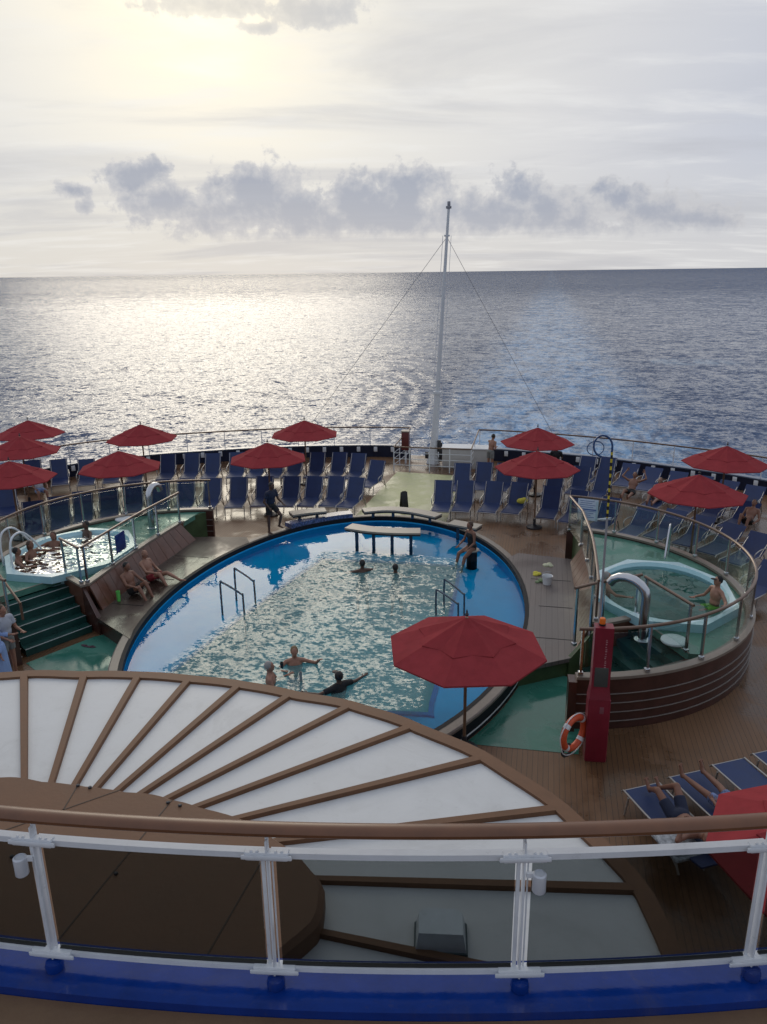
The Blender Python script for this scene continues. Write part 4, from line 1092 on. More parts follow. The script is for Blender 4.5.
# near right, laid flat
h=(at(650,782,.4)-at(698,830,.4)); ang=math.atan2(h.y,h.x)+PI/2
near=[((641,786),'flat blue lounger nearest the red post, with a sunbather curled on it'),((686,773),'flat blue lounger second from the red post, carrying outstretched legs'),((728,761),'flat empty blue lounger third from the red post'),((768,750),'flat empty blue lounger fourth from the red post, cut by the right edge')]
nearpos=[]
for i,((x,y),lab) in enumerate(near):
    p=at(x,y,.4); off=Vector((0,1.10)); off.rotate(Matrix.Rotation(ang,2)); loc=(p.x+off.x,p.y+off.y,0); nearpos.append(loc)
    if i==0: flat_proto.location=loc; flat_proto.rotation_euler=(0,0,ang); flat_proto['label']=lab; flat_proto['group']='flat loungers near the red post'
    else: dup(flat_proto,loc,ang,lab,'flat loungers near the red post')
NEAR_ANG=ang

# ------------------------------------------------------------------ people
def remesh(mb,vox,name,sm=6):
    me=mb.mesh(name+'_tmp'); o=bpy.data.objects.new(name+'_tmp',me); COL.objects.link(o)
    m=o.modifiers.new('r','REMESH'); m.mode='VOXEL'; m.voxel_size=vox; m.use_smooth_shade=True
    m2=o.modifiers.new('s','SMOOTH'); m2.iterations=sm; m2.factor=.5
    dg=bpy.context.evaluated_depsgraph_get(); dg.update(); ev=o.evaluated_get(dg)
    out=bpy.data.meshes.new_from_object(ev); bpy.data.objects.remove(o); return out
def frame_of(d,ref=Vector((1,0,0))):
    z=d.normalized(); x=ref-z*ref.dot(z); 
    if x.length<.05: x=Vector((0,1,0))-z*z.y
    x.normalize(); y=z.cross(x); return Matrix((x,y,z)).transposed()
def limb(mb,a,b,ra,rb,mid=None,n=12,round_=True):
    a=Vector(a);b=Vector(b); d=b-a; m=mid if mid else (ra+rb)/2
    if round_: mb.ell(a,(ra,ra,ra),10,7); mb.ell(b,(rb,rb,rb),10,7)
    mb.tube([a,a+d*.3,a+d*.65,b],[ra,m,(m+rb)/2,rb],n)
DN=Vector((0,0,-1))
def person(loc,rz,P,skinm,wear,hair,hairstyle,label,scale=1.,hidden=None,group=None):
    """P: pelvis height, torso dir, head dir, arms/legs as (dir,dir) pairs; figure faces -Y"""
    r=root('person',loc,rz,label,'person',group); r.scale=(scale,)*3
    pel=Vector((0,0,P['h'])); T=Vector(P['torso']).normalized(); side=Vector((1,0,0))
    B=frame_of(T); 
    chest=pel+T*.30; neck=pel+T*.50; fwd=-B.col[1] if (-B.col[1]).y<0.3 else B.col[1]
    fwd=T.cross(side)*-1 if T.cross(side).y>0 else T.cross(side)
    fwd=fwd.normalized(); 
    if P.get('flipf'): fwd=-fwd
    Hd=Vector(P.get('head',T)).normalized(); headc=neck+Hd*.17+fwd*.02
    mb=MB()
    BT=Matrix((side,-fwd,T)).transposed()
    fem=P.get('fem',False)
    cw=.155 if fem else .175
    mb.ell(pel+T*.02,(.165 if fem else .158,.115,.12),16,10,BT)
    mb.ell(pel+T*.16,(.125 if fem else .142,.098,.15),16,10,BT)
    mb.ell(chest+T*.03,(cw,.112,.19),16,10,BT)
    for s in (-1,1): mb.ell(chest+T*.06+side*s*.075+fwd*(.07 if fem else .05),(.065,.05,.06),10,7,BT)
    sh={s:neck-T*.055+side*s*(.165 if fem else .19) for s in (-1,1)}
    mb.tube([sh[-1],neck-T*.03,sh[1]],[.055,.07,.055],10)
    mb.tube([neck-T*.04,neck+Hd*.10],[.062,.052],12)
    HB=frame_of(Hd,side); hf=-HB.col[1] if (-HB.col[1]).dot(fwd)>0 else HB.col[1]
    HM=Matrix((HB.col[0],-hf,HB.col[2])).transposed()
    mb.ell(headc+Hd*.01,(.078,.096,.112),16,12,HM)
    mb.ell(headc-Hd*.055+hf*.03,(.055,.062,.062),12,8,HM)     # jaw
    mb.ell(headc-Hd*.01+hf*.10,(.013,.020,.024),8,6,HM)       # nose
    mb.ell(headc-Hd*.055+hf*.088,(.024,.012,.009),8,6,HM)      # lips
    for s in (-1,1): mb.ell(headc+HB.col[0]*s*.08-Hd*.005,(.012,.022,.032),8,6,HM)
    arms={};legs={}
    for s,k in ((-1,'L'),(1,'R')):
        d1,d2=[Vector(v).normalized() for v in P['arm'+k]]
        e=sh[s]+d1*.29; w=e+d2*.25; h_=w+d2*.09; arms[s]=(sh[s],e,w,d2)
        limb(mb,sh[s],e,.052,.038,.044); limb(mb,e,w,.040,.026,.036)
        HR=frame_of(d2,side); mb.ell(w+d2*.05,(.040,.018,.055),10,8,HR)
        g1,g2=[Vector(v).normalized() for v in P['leg'+k]]
        hip=pel-T*.03+side*s*.088; kn=hip+g1*.43; an=kn+g2*.41; legs[s]=(hip,kn,an,g2)
        limb(mb,hip,kn,.088,.054,.074); limb(mb,kn,an,.055,.036,.052)
        ft=Vector(P.get('foot'+k,P.get('foot',(0,-1,-.15)))).normalized()
        mb.ell(an-g2*-.02+Vector((0,0,-.0)),(.036,.036,.04),8,6)
        limb(mb,an+g2*.035-ft*.03,an+g2*.045+ft*.15,.034,.024,.036)
    me=remesh(mb,.0125,'body')
    # fingers, toes, eyes appended to the same mesh
    ex=MB()
    for s in (-1,1):
        sh_,e,w,d2=arms[s]; HR=frame_of(d2,side); X=HR.col[0];Y=HR.col[1]
        base=w+d2*.085
        curl=Y*(1 if Y.dot(fwd)<0 else -1)*-1
        for i,(o_,ln) in enumerate(((-.028,.062),(-.0095,.075),(.0095,.070),(.027,.052))):
            b0=w+d2*.06+X*o_; b1=base+X*o_*1.15+d2*ln*.35; b2=b1+(d2+curl*.45).normalized()*ln*.38; b3=b2+(d2*.6+curl*.8).normalized()*ln*.30
            ex.tube([b0,b1,b2,b3],[.0095,.009,.008,.006],7)
        ts=-1 if s>0 else 1
        t0=w+d2*.02+X*ts*.025; t1=t0+(d2*.6+X*ts*.8).normalized()*.045; t2=t1+(d2+X*ts*.2+curl*.2).normalized()*.035
        ex.tube([t0,t1,t2],[.012,.0105,.008],7)
        hip,kn,an,g2=legs[s]; ft=Vector(P.get('footL' if s<0 else 'footR',P.get('foot',(0,-1,-.15)))).normalized()
        tx=ft.cross(g2).normalized() if ft.cross(g2).length>.1 else side
        for i in range(5): 
            b0=an+g2*.045+ft*.14+tx*(i-2)*.014; ex.tube([b0,b0+ft*(.045-.004*abs(i-1))],[.0105,.0075],6)
    nsk=len(ex.f)
    for s in (-1,1): ex.ell(headc+HB.col[0]*s*.031+Hd*.008+hf*.086,(.013,.009,.008),8,6,HM)
    bm=bmesh.new(); bm.from_mesh(me); exm=ex.mesh('x'); 
    for i,pg in enumerate(exm.polygons): pg.material_index=1 if i>=nsk else 0
    bm.from_mesh(exm)
    for f in bm.faces: f.smooth=True
    bm.to_mesh(me); bm.free(); me.name='body'
    me.materials.clear(); me.materials.append(skinm); me.materials.append(eye_mat)
    bo=bpy.data.objects.new('body',me); COL.objects.link(bo); bo.parent=r
    def cloth(mb_,name,mat,vox=.015,sm=4):
        m_=remesh(mb_,vox,name,sm); m_.materials.clear(); m_.materials.append(mat); o_=bpy.data.objects.new(name,m_); COL.objects.link(o_); o_.parent=r; return o_
    # hair
    if hairstyle!='bald':
        hb=MB(); hb.ell(headc+Hd*.022-hf*.018,(.088,.098,.112),16,12,HM)
        if hairstyle=='cap':
            pass
        if hairstyle=='long': hb.ell(headc-Hd*.06-hf*.05,(.085,.06,.13),12,9,HM)
        if hairstyle=='bun': hb.ell(headc+Hd*.07-hf*.09,(.045,.045,.045),10,8,HM)
        hm=remesh(hb,.012,'hair',2)
        bm=bmesh.new(); bm.from_mesh(hm)     # open the face side
        dele=[v for v in bm.verts if (v.co-headc).dot(hf)>.035 and (v.co-headc).dot(Hd)<.062 or ((v.co-headc).dot(Hd)<-.035 and hairstyle not in('long',))]
        bmesh.ops.delete(bm,geom=dele,context='VERTS'); bm.to_mesh(hm); bm.free()
        hm.materials.clear(); hm.materials.append(hair); ho=bpy.data.objects.new('hair' if hairstyle!='cap' else 'cap',hm); COL.objects.link(ho); ho.parent=r
        if hairstyle=='cap':
            c=MB().ell(headc+Hd*.055+hf*.12,(.07,.075,.012),12,8,HM); cloth(c,'cap_peak',hair,.008,1)
    for kind,mat in wear:
        c=MB()
        if kind in('shorts','trousers','briefs','suit'):
            c.ell(pel+T*.01,(.178 if fem else .172,.13,.115),16,10,BT)
            f_={'shorts':.62,'trousers':1.,'briefs':.08,'suit':.06}[kind]
            for s in (-1,1):
                hip,kn,an,g2=legs[s]; e_=hip.lerp(kn,f_)
                c.tube([hip,hip.lerp(e_,.5),e_],[.103,.097,.088-.014*(f_>.9)],14)
                if kind=='trousers': c.tube([kn,kn.lerp(an,.5),kn.lerp(an,.93)],[.076,.068,.058],12); c.ell(kn,(.075,.075,.075),10,8)
        if kind in('suit','shirt','polo','robe','bikini'):
            if kind!='bikini':
                c.ell(pel+T*.16,(.148 if fem else .165,.118,.17),16,10,BT); c.ell(chest+T*.03,(cw+.018,.127,.165 if kind=='suit' else .195),16,10,BT)
                if fem:
                    for s in (-1,1): c.ell(chest+T*.06+side*s*.075+fwd*.078,(.07,.055,.065),10,7,BT)
            else:
                for s in (-1,1): c.ell(chest+T*.06+side*s*.075+fwd*.075,(.072,.055,.055),10,7,BT)
                c.tube([chest+T*.05+side*(cw+.012)*math.cos(t_)+(-fwd)*.122*math.sin(t_) for t_ in [2*PI*i/20 for i in range(20)]],.016,6,closed=True)
        if kind in('shirt','polo','robe'):
            c.tube([sh[-1],neck-T*.035,sh[1]],[.075,.082,.075],12)
            for s in (-1,1):
                a0,e,w,_=arms[s]; f_=.6 if kind!='robe' else 1.
                c.tube([a0,a0.lerp(e,f_*.5),a0.lerp(e,f_)],[.072,.066,.064],12); c.ell(a0,(.072,.072,.072),10,8)
                if kind=='robe': c.tube([e,e.lerp(w,.8)],[.062,.06],12); c.ell(e,(.062,.062,.062),10,8)
        if kind=='robe':
            c.tube([pel+T*.1,pel,pel-T*.35,pel-T*.72],[.16,.19,.21,.24],18)
        cloth(c,{'shorts':'shorts','trousers':'trousers','briefs':'swim_briefs','suit':'swimsuit','shirt':'shirt','polo':'polo_shirt','robe':'beach_robe','bikini':'bikini_top'}[kind],mat)
    return r
def stand(**k):
    d=dict(h=.93,torso=(0,0,1),armL=((-.15,.02,-1),(-.1,-.2,-1)),armR=((.15,.02,-1),(.1,-.2,-1)),legL=((-.05,-.02,-1),(-.02,.03,-1)),legR=((.05,-.02,-1),(.02,.03,-1))); d.update(k); return d
def sit(h=.45,**k):
    d=dict(h=h+.10,torso=(0,.12,1),armL=((-.25,-.45,-1),(.15,-1,-.25)),armR=((.25,-.45,-1),(-.15,-1,-.25)),legL=((-.15,-1,.02),(-.05,-.12,-1)),legR=((.15,-1,.02),(.05,-.12,-1))); d.update(k); return d
def swim(depth=.0,**k):
    d=dict(h=depth,torso=(0,.08,1),armL=((-.75,-.5,-.25),(-.3,-1,.0)),armR=((.75,-.5,-.25),(.3,-1,.0)),legL=((-.1,-.1,-1),(-.1,.1,-1)),legR=((.1,-.15,-1),(.05,.2,-1))); d.update(k); return d
def face(dx,dy): return math.atan2(dy,dx)+PI/2   # heading so the figure (facing -Y) looks along (dx,dy)
# man in dark uniform at the pool rim
p=at(272,532,.46); 
person((p.x,p.y,.455),face(.9,-.6),stand(h=.93,torso=(0,-.12,1),armL=((-.35,.25,-1),(.2,-.6,-.7)),armR=((.3,-.2,-1),(-.1,-.9,-.5)),legR=((.18,-.75,-.75),(.1,.35,-1)),legL=((-.05,.02,-1),(0,.02,-1))),skin_dark,[('polo',cl_navy),('shorts',cl_black)],hair_dark,'short','man in dark polo and shorts standing on the left pool rim')
# shirtless man at the stern rail
p=at(490,472,0)
person((p.x,p.y,0),face(.7,.6),stand(torso=(0,-.22,1),armL=((-.2,.3,-1),(.3,-.6,.1)),armR=((.3,-.8,-.8),(.1,-1,-.2))),skin,[('shorts',cl_grey)],hair_dark,'short','shirtless man in pale shorts leaning on the stern rail right of the mast')
# woman on stool
p=at(472,549,.62)
person((p.x,p.y,0),face(-.85,-.5),sit(.62,fem=True,torso=(0,-.12,1),armL=((-.2,-.3,-1),(.1,-.8,-.5)),armR=((.15,-.1,-1),(-.1,-.8,-.5)),legL=((-.1,-.8,-.35),(0,-.25,-1)),legR=((.1,-.75,-.45),(0,-.3,-1))),skin_tan,[('suit',cl_black)],hair_brown,'bun','woman in a black swimsuit sitting on the stool at the right pool edge')
# couple on the left platform
p=at(117,589,.42); q_=ship(p); p=S(-5.60,q_[1]-.35,.46)
bench=dict(torso=(0,.35,1))
person((p.x,p.y,.46),face(.85,-.45),dict(h=.13,torso=(0,.35,1),head=(0,-.1,1),armL=((-.2,-.7,-.6),(.2,-.9,-.1)),armR=((.2,-.7,-.6),(-.2,-.9,-.1)),legL=((-.12,-.9,.55),(0,-.55,-.85)),legR=((.12,-.85,.65),(0,-.5,-.9)),foot=(0,-1,.0)),skin_tan,[('shorts',cl_black)],hair_dark,'short','dark haired man sitting with bent knees on the left pool platform')
p=at(133,577,.42); q_=ship(p); p=S(-5.58,q_[1]-.25,.46)
person((p.x,p.y,.46),face(.9,-.35),dict(h=.13,torso=(0,.4,1),head=(0,-.1,1),armL=((-.2,-.7,-.6),(.3,-.8,-.1)),armR=((.2,-.5,-.8),(-.5,-.8,.0)),legL=((-.12,-.9,.5),(0,-.55,-.85)),legR=((.2,-.95,.3),(0,-.9,-.35)),foot=(0,-1,.1)),skin,[('shorts',cl_red)],hair_grey,'bald','bald man in dark red shorts leaning back on the left pool platform')
# swimmers
def swimmer(x,y,z,rz,label,hairm,style,skinm,P,wear):
    p=at(x,y,z); person((p.x,p.y,z),rz,P,skinm,wear,hairm,style,label)
swimmer(362,571,WZ,face(-.3,1),'dark haired swimmer with shoulders above water near the pool counter, left of another',hair_dark,'short',skin_dark,swim(-.42),[('shorts',cl_black)])
swimmer(396,572,WZ,face(.4,1),'small swimmer of whom only the head shows, right of the dark haired one',hair_dark,'short',skin_dark,swim(-.52),[('shorts',cl_navy)])
swimmer(272,682,WZ,face(.9,.1),'grey haired swimmer holding a drink at the near edge of the basin',hair_grey,'short',skin,swim(-.30,armR=((.2,-.5,-.8),(-.1,-.9,.5)),armL=((-.3,-.4,-.9),(0,-1,-.1))),[('shorts',cl_navy)])
swimmer(295,664,WZ,face(.2,-1),'blond swimmer with raised elbows beside the grey haired one',M('hair_sand',(.2,.13,.06),.6),'short',skin,swim(-.38,armL=((-.8,-.4,-.5),(.5,-.7,.3)),armR=((.9,-.3,-.2),(.2,-.6,.5))),[('shorts',cl_blue)])
swimmer(338,689,WZ,face(-.7,.8),'swimmer in black with cap and arms spread on the near shelf edge',hair_dark,'cap',skin_dark,swim(-.36,armL=((-1,-.1,-.25),(-1,-.2,.0)),armR=((.9,-.3,-.2),(.5,-.8,.0))),[('shirt',cl_black),('shorts',cl_black)])
# drinks held / floating bottle
def cup(x,y,z,mat,label,r_=.035,h_=.13):
    p=at(x,y,z); r=root('cup',(p.x,p.y,z),0,label,'cup')
    MB().lathe([(r_*.8,0),(r_,h_),(r_*.9,h_),(r_*.7,.012)],14).build('body',mat,r); return r
cup(282,668,.72,black_plastic,'dark cup raised by the grey haired swimmer')
cup(301,682,WZ-.03,M('bottle_grey',(.25,.28,.3),.3),'grey bottle standing in the shallow water by the capped swimmer',.035,.24)
cup(119,601,.458,green_cup,'bright green cup on the platform beside the seated couple',.055,.28)
# left hot tub bathers
TZ=FZ+.08
for (x,y,dz,rz,lab,hm,hs,sk_) in (
 (20,562,-.36,face(1,.3),'bather at the left end of the left hot tub, dark hair, seen in profile',hair_dark,'short',skin_tan),
 (33,556,-.34,face(.8,-.2),'bather with long hair second from the left in the left hot tub',hair_brown,'long',skin_tan),
 (54,545,-.40,face(.1,-1),'bather facing the pool in the middle of the left hot tub, arms out',hair_brown,'long',skin_tan),
 (86,535,-.36,face(-.6,-.8),'dark skinned bather at the far edge of the left hot tub',hair_dark,'short',skin_dark)):
    swimmer(x,y,TZ,rz,lab,hm,hs,sk_,swim(dz,legL=((-.1,-1,-.2),(0,-.3,-1)),legR=((.1,-1,-.2),(0,-.3,-1))),[('shorts',cl_black)])
# right hot tub
swimmer(607,594,TZ,face(1,-.1),'grey haired bather at the left end of the right hot tub',hair_grey,'short',skin,swim(-.22,legL=((-.1,-1,-.2),(0,-.3,-1)),legR=((.1,-1,-.2),(0,-.3,-1))),[('shorts',cl_blue)])
swimmer(714,603,TZ,face(-1,-.2),'man in black cap and lime shorts at the right end of the right hot tub',cl_black,'cap',skin,swim(-.12,armL=((-.5,-.3,-.9),(0,-1,-.1)),armR=((.9,-.2,-.5),(.6,-.5,.1)),legL=((-.1,-1,.05),(0,-.6,-.6)),legR=((.1,-1,.1),(0,-.5,-.8))),[('shorts',cl_green)])
# seated in white, far left
p=at(40,492,.42)
person((p.x,p.y,0),face(.6,-.8),sit(.42,torso=(0,.0,1)),skin,[('shirt',cl_white),('shorts',cl_lblue)],hair_brown,'short','person in white shirt sitting sideways on a lounger at the far left')
# loungers on the right
def recline(**k):
    d=dict(h=.52,torso=(0,.75,1),head=(0,.45,1),armL=((-1,.1,.5),(.5,.6,.9)),armR=((1,.1,.5),(-.5,.6,.9)),legL=((-.1,-.9,.35),(0,-.9,-.5)),legR=((.1,-1,.1),(0,-1,-.1)),foot=(0,-.4,1)); d.update(k); return d
def onchair(x,y,P,sk_,wear,hm,hs,lab,z=.5):
    p=at(x,y,z); d=(LC-Vector((p.x,p.y))).normalized(); person((p.x,p.y,0),math.atan2(d.y,d.x)+PI/2,P,sk_,wear,hm,hs,lab)
onchair(631,492,recline(),skin_tan,[('shorts',cl_black)],hair_dark,'short','sunbather reclining with hands behind the head in the row right of the rescue pole')
onchair(656,498,recline(armL=((-.3,-.3,-.9),(.1,-.8,-.2)),armR=((.3,-.3,-.9),(-.1,-.8,-.2)),legL=((-.1,-.8,.6),(0,-.6,-.8)),fem=True),skin,[('suit',cl_white)],hair_brown,'long','sunbather in pale swimwear with raised knee beside the one with hands behind the head')
onchair(748,522,recline(legL=((-.1,-.75,.75),(0,-.4,-.95)),legR=((.1,-.8,.65),(0,-.5,-.9)),armL=((-.3,-.3,-.9),(.1,-.8,-.2)),armR=((.3,-.3,-.9),(-.1,-.8,-.2)),foot=(0,-1,0)),skin_tan,[('shorts',cl_black)],hair_dark,'short','sunbather with bent knees at the right edge behind the right hot tub')
p=at(562,470,.5)
person((p.x,p.y+1.2,0),face(.3,1),sit(.45),skin_dark,[('shirt',cl_black),('shorts',cl_black)],hair_dark,'short','person in black sitting at the stern coaming behind the two centre parasols')
# near sunbathers
def onflat(i,t,sx,P,sk_,wear,hm,hs,lab):
    L0=Vector(nearpos[i]); o_=Vector((sx,t,0)); o_.rotate(Matrix.Rotation(NEAR_ANG,3,'Z')); q=L0+o_
    person((q.x,q.y,0),NEAR_ANG,P,sk_,wear,hm,hs,lab)
lie=dict(h=.53,torso=(0,1,.10),head=(0,1,.15),armL=((-.5,.3,.15),(.9,-.4,.3)),armR=((.5,.2,.1),(-.6,-.4,.5)),legL=((-.25,-.75,.55),(.1,-.75,-.6)),legR=((.1,-.85,.5),(-.25,-.75,-.55)),foot=(0,-.6,.8),flipf=False)
onflat(0,-.15,-.02,lie,skin_tan,[('shorts',cl_navy)],hair_brown,'short','sunbather lying with bent legs on the lounger nearest the red post')
onflat(1,-.02,.02,dict(h=.53,torso=(0,1,.10),head=(0,1,.15),armL=((-.3,-.6,.1),(.2,-1,.1)),armR=((.3,-.6,.1),(-.2,-1,.1)),legL=((-.18,-1,.05),(-.05,-1,-.02)),legR=((.2,-1,.05),(.1,-1,.0)),foot=(0,-.35,1)),skin_tan,[('shorts',M('cloth_pattern',(.12,.16,.30),.8,var=.8,vscale=25))],hair_brown,'short','sunbather with outstretched legs under the edge of the near parasol')
tw=MB().bbox((0,0,0),(.55,.7,.05),b=.02).ell((.1,.0,.04),(.2,.3,.05)); t_=tw.build('beach_towel',M('towel_print',(.30,.32,.34),.9,var=.7,vscale=12)); q=Vector(nearpos[0]); o_=Vector((.30,.25,0)); o_.rotate(Matrix.Rotation(NEAR_ANG,3,'Z')); t_.location=q+o_+Vector((0,0,.44)); t_.rotation_euler=(0,0,NEAR_ANG)
tag(t_,'crumpled patterned towel beside the curled up sunbather near the red post','towel')
# standing pair at the left edge
p=at(4,686,0)
person((p.x-.02,p.y,0),face(.8,.5),stand(fem=True,armR=((.25,-.3,-1),(-.1,-1,-.1))),skin,[('robe',cl_lblue)],hair_brown,'bun','person in a long pale blue robe standing at the left edge below the left terrace')
p=at(10,678,0)
person((p.x,p.y+.12,0),face(.8,-.3),stand(armR=((.2,-.3,-1),(-.3,-1,-.1)),armL=((-.2,-.2,-1),(.2,-.9,-.3))),skin,[('shirt',M('cloth_pale',(.40,.42,.48),.8)),('shorts',cl_grey)],hair_brown,'short','person in shorts standing right of the blue robe at the left edge')

# ------------------------------------------------------------------ small things
p=at(404,508,.0)
fs=root('floor_sign',(p.x,p.y,.006),rad(20),'small dark folding floor sign on the pale green walkway','sign')
for s in (-1,1):
    R_=Matrix.Rotation(s*rad(12),3,'X'); MB().bbox((0,s*.075,.32),(.26,.02,.64),R_,b=.006).build('panel',black_plastic,fs)
MB().bbox((0,0,.64),(.16,.04,.05),b=.01).build('handle',black_plastic,fs)
p=at(522,502,.48)
yt=MB().ell((0,0,0),(.2,.11,.11),14,10).ell((.08,0,.03),(.13,.12,.1)).build('rolled_towel',yellow); yt.location=(p.x,p.y,.52); tag(yt,'bright yellow rolled towel on the third lounger of the front row right of the mast','towel')
p=at(547,585,.42)
bk=root('bucket',(p.x,p.y,.424),0,'white bucket with rags on the right pool platform','bucket')
MB().lathe([(.11,0),(.145,.26),(.15,.27),(.135,.26),(.10,.02)],20).build('tub',white_paint,bk)
MB().tube([(.145*math.cos(t_),.02,.26+.12*math.sin(t_)) for t_ in [PI*i/12 for i in range(13)]],.006,5).build('handle',steel,bk)
for i,(x,y,r_,m_,lab) in enumerate(((536,575,.14,yellow,'crumpled yellow towel left of the white bucket'),(548,574,.13,M('towel_cream',(.55,.55,.38),.9,var=.25,vscale=20),'cream rag heaped on the white bucket'),(540,582,.12,M('towel_olive',(.2,.26,.14),.9,var=.3,vscale=18),'greenish towel on the grey planks in front of the white bucket'))):
    p=at(x,y,.44); mb=MB()
    random.seed(i)
    for k in range(5): mb.ell((random.uniform(-r_,r_)*.8,random.uniform(-r_,r_)*.7,.03+.01*k),(r_*.6,r_*.5,.045),10,7)
    o=mb.build('towel',m_); o.location=(p.x,p.y,.43 if i!=1 else .66); tag(o,lab,'towel')
for i,(x,y) in enumerate(((85,646),(91,647))):
    p=at(x,y,.01); r=root('flip_flop',(p.x,p.y,.008),rad(60+20*i),('left' if i==0 else 'right')+' flip flop of the dark pair at the foot of the green stairs','sandal','dark flip flops')
    MB().ell((0,0,.012),(.045,.13,.012),14,6).build('sole',M('rubber_plum',(.08,.03,.05),.6),r); MB().tube(spline([(-.035,.0,.02),(0,-.07,.045),(.035,0,.02)],4),.007,5).build('strap',MATS['rubber_plum'],r)
p=at(48,502,0)

# ------------------------------------------------------------------ bar roof below the balcony (fan of white panels)
RC=Vector((-3.19,5.52)); AX=78.5
def polr(tab,d):
    d=abs(d)%360
    if d>180: d=360-d
    for (d0,r0),(d1,r1) in zip(tab,tab[1:]):
        if d0<=d<=d1: 
            t=(d-d0)/(d1-d0); t=t*t*(3-2*t)*.3+t*.7; return r0+(r1-r0)*t
    return tab[-1][1]
RIM=[(0,3.42),(12,3.47),(24,3.58),(36,3.88),(47,4.16),(60,4.60),(72,5.02),(82,5.36),(95,5.55),(110,5.35),(130,4.6),(155,4.0),(180,3.9)]
DISC=[(0,1.0),(10,1.02),(24,1.08),(44,1.34),(54,1.54),(72,2.14),(80,2.45),(87,2.70),(94,2.76),(102,2.62),(115,2.25),(135,1.8),(180,1.5)]
RZ=3.6
def pol(tab,th,dr=0.): 
    r_=polr(tab,th-AX)+dr; return (RC.x+r_*math.cos(rad(th)),RC.y+r_*math.sin(rad(th)))
def polv(tab,th,z,dr=0.): x,y=pol(tab,th,dr); return Vector((x,y,z))
cr=root('bar_roof',(RC.x,RC.y,0),0,'big rounded roof of white fan panels and brown ribs just below the balcony','roof')
ORG[cr.name]=(RC.x,RC.y,0)
N_=144; ths=[AX+360*i/N_ for i in range(N_)]
ro=[Vector(pol(RIM,t_)) for t_ in ths]
MB().wall([Vector(pol(RIM,t_,-.03)) for t_ in ths],RZ-.30,RZ+.035,.16,closed=True).build('rim',rib_brown,cr)
MB().prism([pol(RIM,t_,-.12) for t_ in ths],RZ-.22,RZ-.06).build('soffit',hull_white,cr,smoothed=False)
ribs=[78.8+11.7*k for k in range(-16,15)]
ribs=[r_ for r_ in ribs if -108<r_<256][:31]
for a,b in zip(ribs,ribs[1:]+[ribs[0]+360]):
    if b-a>25: m_=3
    fan=[pol(RIM,a+(b-a)*k/6,-.10) for k in range(7)]+[pol(DISC,b-(b-a)*k/6,-.10) for k in range(7)]
    MB().prism(fan,RZ-.055,RZ).build('roof_panel',panel_white,cr,smoothed=False)
for a in ribs:
    p0=Vector(pol(DISC,a,-.05)); p1=Vector(pol(RIM,a,-.10)); d=(p1-p0)
    n_=Vector((-d.y,d.x)).normalized()
    def V3(p,z): return (p.x,p.y,z)
    w0,w1=.034,.052
    MB().add([V3(p0-n_*w0,RZ+.002),V3(p0+n_*w0,RZ+.002),V3(p1+n_*w1,RZ+.002),V3(p1-n_*w1,RZ+.002),
              V3(p0-n_*w0*.8,RZ+.045),V3(p0+n_*w0*.8,RZ+.045),V3(p1+n_*w1*.8,RZ+.045),V3(p1-n_*w1*.8,RZ+.045)],
             [(0,3,2,1),(4,5,6,7),(0,1,5,4),(1,2,6,5),(2,3,7,6),(3,0,4,7)]).build('rib',rib_brown,cr,smoothed=False)
dk=[pol(DISC,t_) for t_ in ths]; dk2=[pol(DISC,t_,-.05) for t_ in ths]
mb=MB(); n=len(dk)
mb.add([(x,y,RZ+.001) for x,y in dk]+[(x,y,RZ+.16) for x,y in dk]+[(x,y,RZ+.20) for x,y in dk2],
       [(i,(i+1)%n,n+(i+1)%n,n+i) for i in range(n)]+[(n+i,n+(i+1)%n,2*n+(i+1)%n,2*n+i) for i in range(n)]+[tuple(range(2*n,3*n))])
disc_o=mb.build('centre_disc',brown_paint,cr)
seams=[((128,792),(60,855)),((335,0),(0,0))]
mb=MB()
dz=RZ+.20
for (a,b) in (((78,785),(62,812)),((172,800),(30,975)),((268,850),(190,985)),((0,832),(120,790))):
    A=at(*a,dz);B=at(*b,dz); d=(B-A); L_=d.length; c=(A+B)/2
    mb.box((c.x,c.y,dz+.001),(L_,.012,.004),math.atan2(d.y,d.x))
mb.build('seam',M('seam_dark',(.05,.028,.018),.6),disc_o,smoothed=False)
for (x,y) in ((78,786),(90,788),(168,803),(180,806),(12,857),(116,874)):
    q=at(x,y,dz); MB().lathe([(.018,0),(.018,.012),(.010,.018)],10,c=(q.x,q.y,dz+.001)).build('bolt',dark_metal,disc_o)
# deckhouse under the balcony that carries the roof
q=[(-14,-6),(13,-6),(13,.3),(5,1.2),(-8,1.6),(-14,1.2)]
hs=MB().prism(q,.01,4.05).build('deckhouse',hull_white,smoothed=False); tag(hs,'white deckhouse wall under the balcony','building')
for (x,y) in ((-5.2,5.4),(-1.2,5.0)):
    o=MB().lathe([(.14,0),(.14,RZ-.235)],18).build('roof_column',hull_white); o.location=(x,y,.01); tag(o,'white column carrying the bar roof, %s one'%('left' if x<-3 else 'right'),'column','bar roof columns')
# small acrylic hood on the roof near the balcony
q=at(445,944,RZ)
vb=root('vent_hood',(q.x-.03,q.y+.05,RZ),rad(-4),'small grey faceted box on the white roof just behind the balcony glass','vent')
mb=MB(); mb.prism([(-.20,-.16),(.20,-.16),(.20,.12),(.14,.18),(-.14,.18),(-.20,.12)],.002,.17,top=[(-.17,-.12),(.17,-.12),(.17,.09),(.12,.13),(-.12,.13),(-.17,.09)])
mb.build('hood',M('hood_grey',(.62,.66,.68),.3),vb,smoothed=False); MB().wall([Vector(v) for v in ((-.20,-.16),(.20,-.16),(.20,.12),(.14,.18),(-.14,.18),(-.20,.12))],.002,.03,.02,closed=True).build('gasket',M('gasket',(.06,.09,.10),.4),vb)

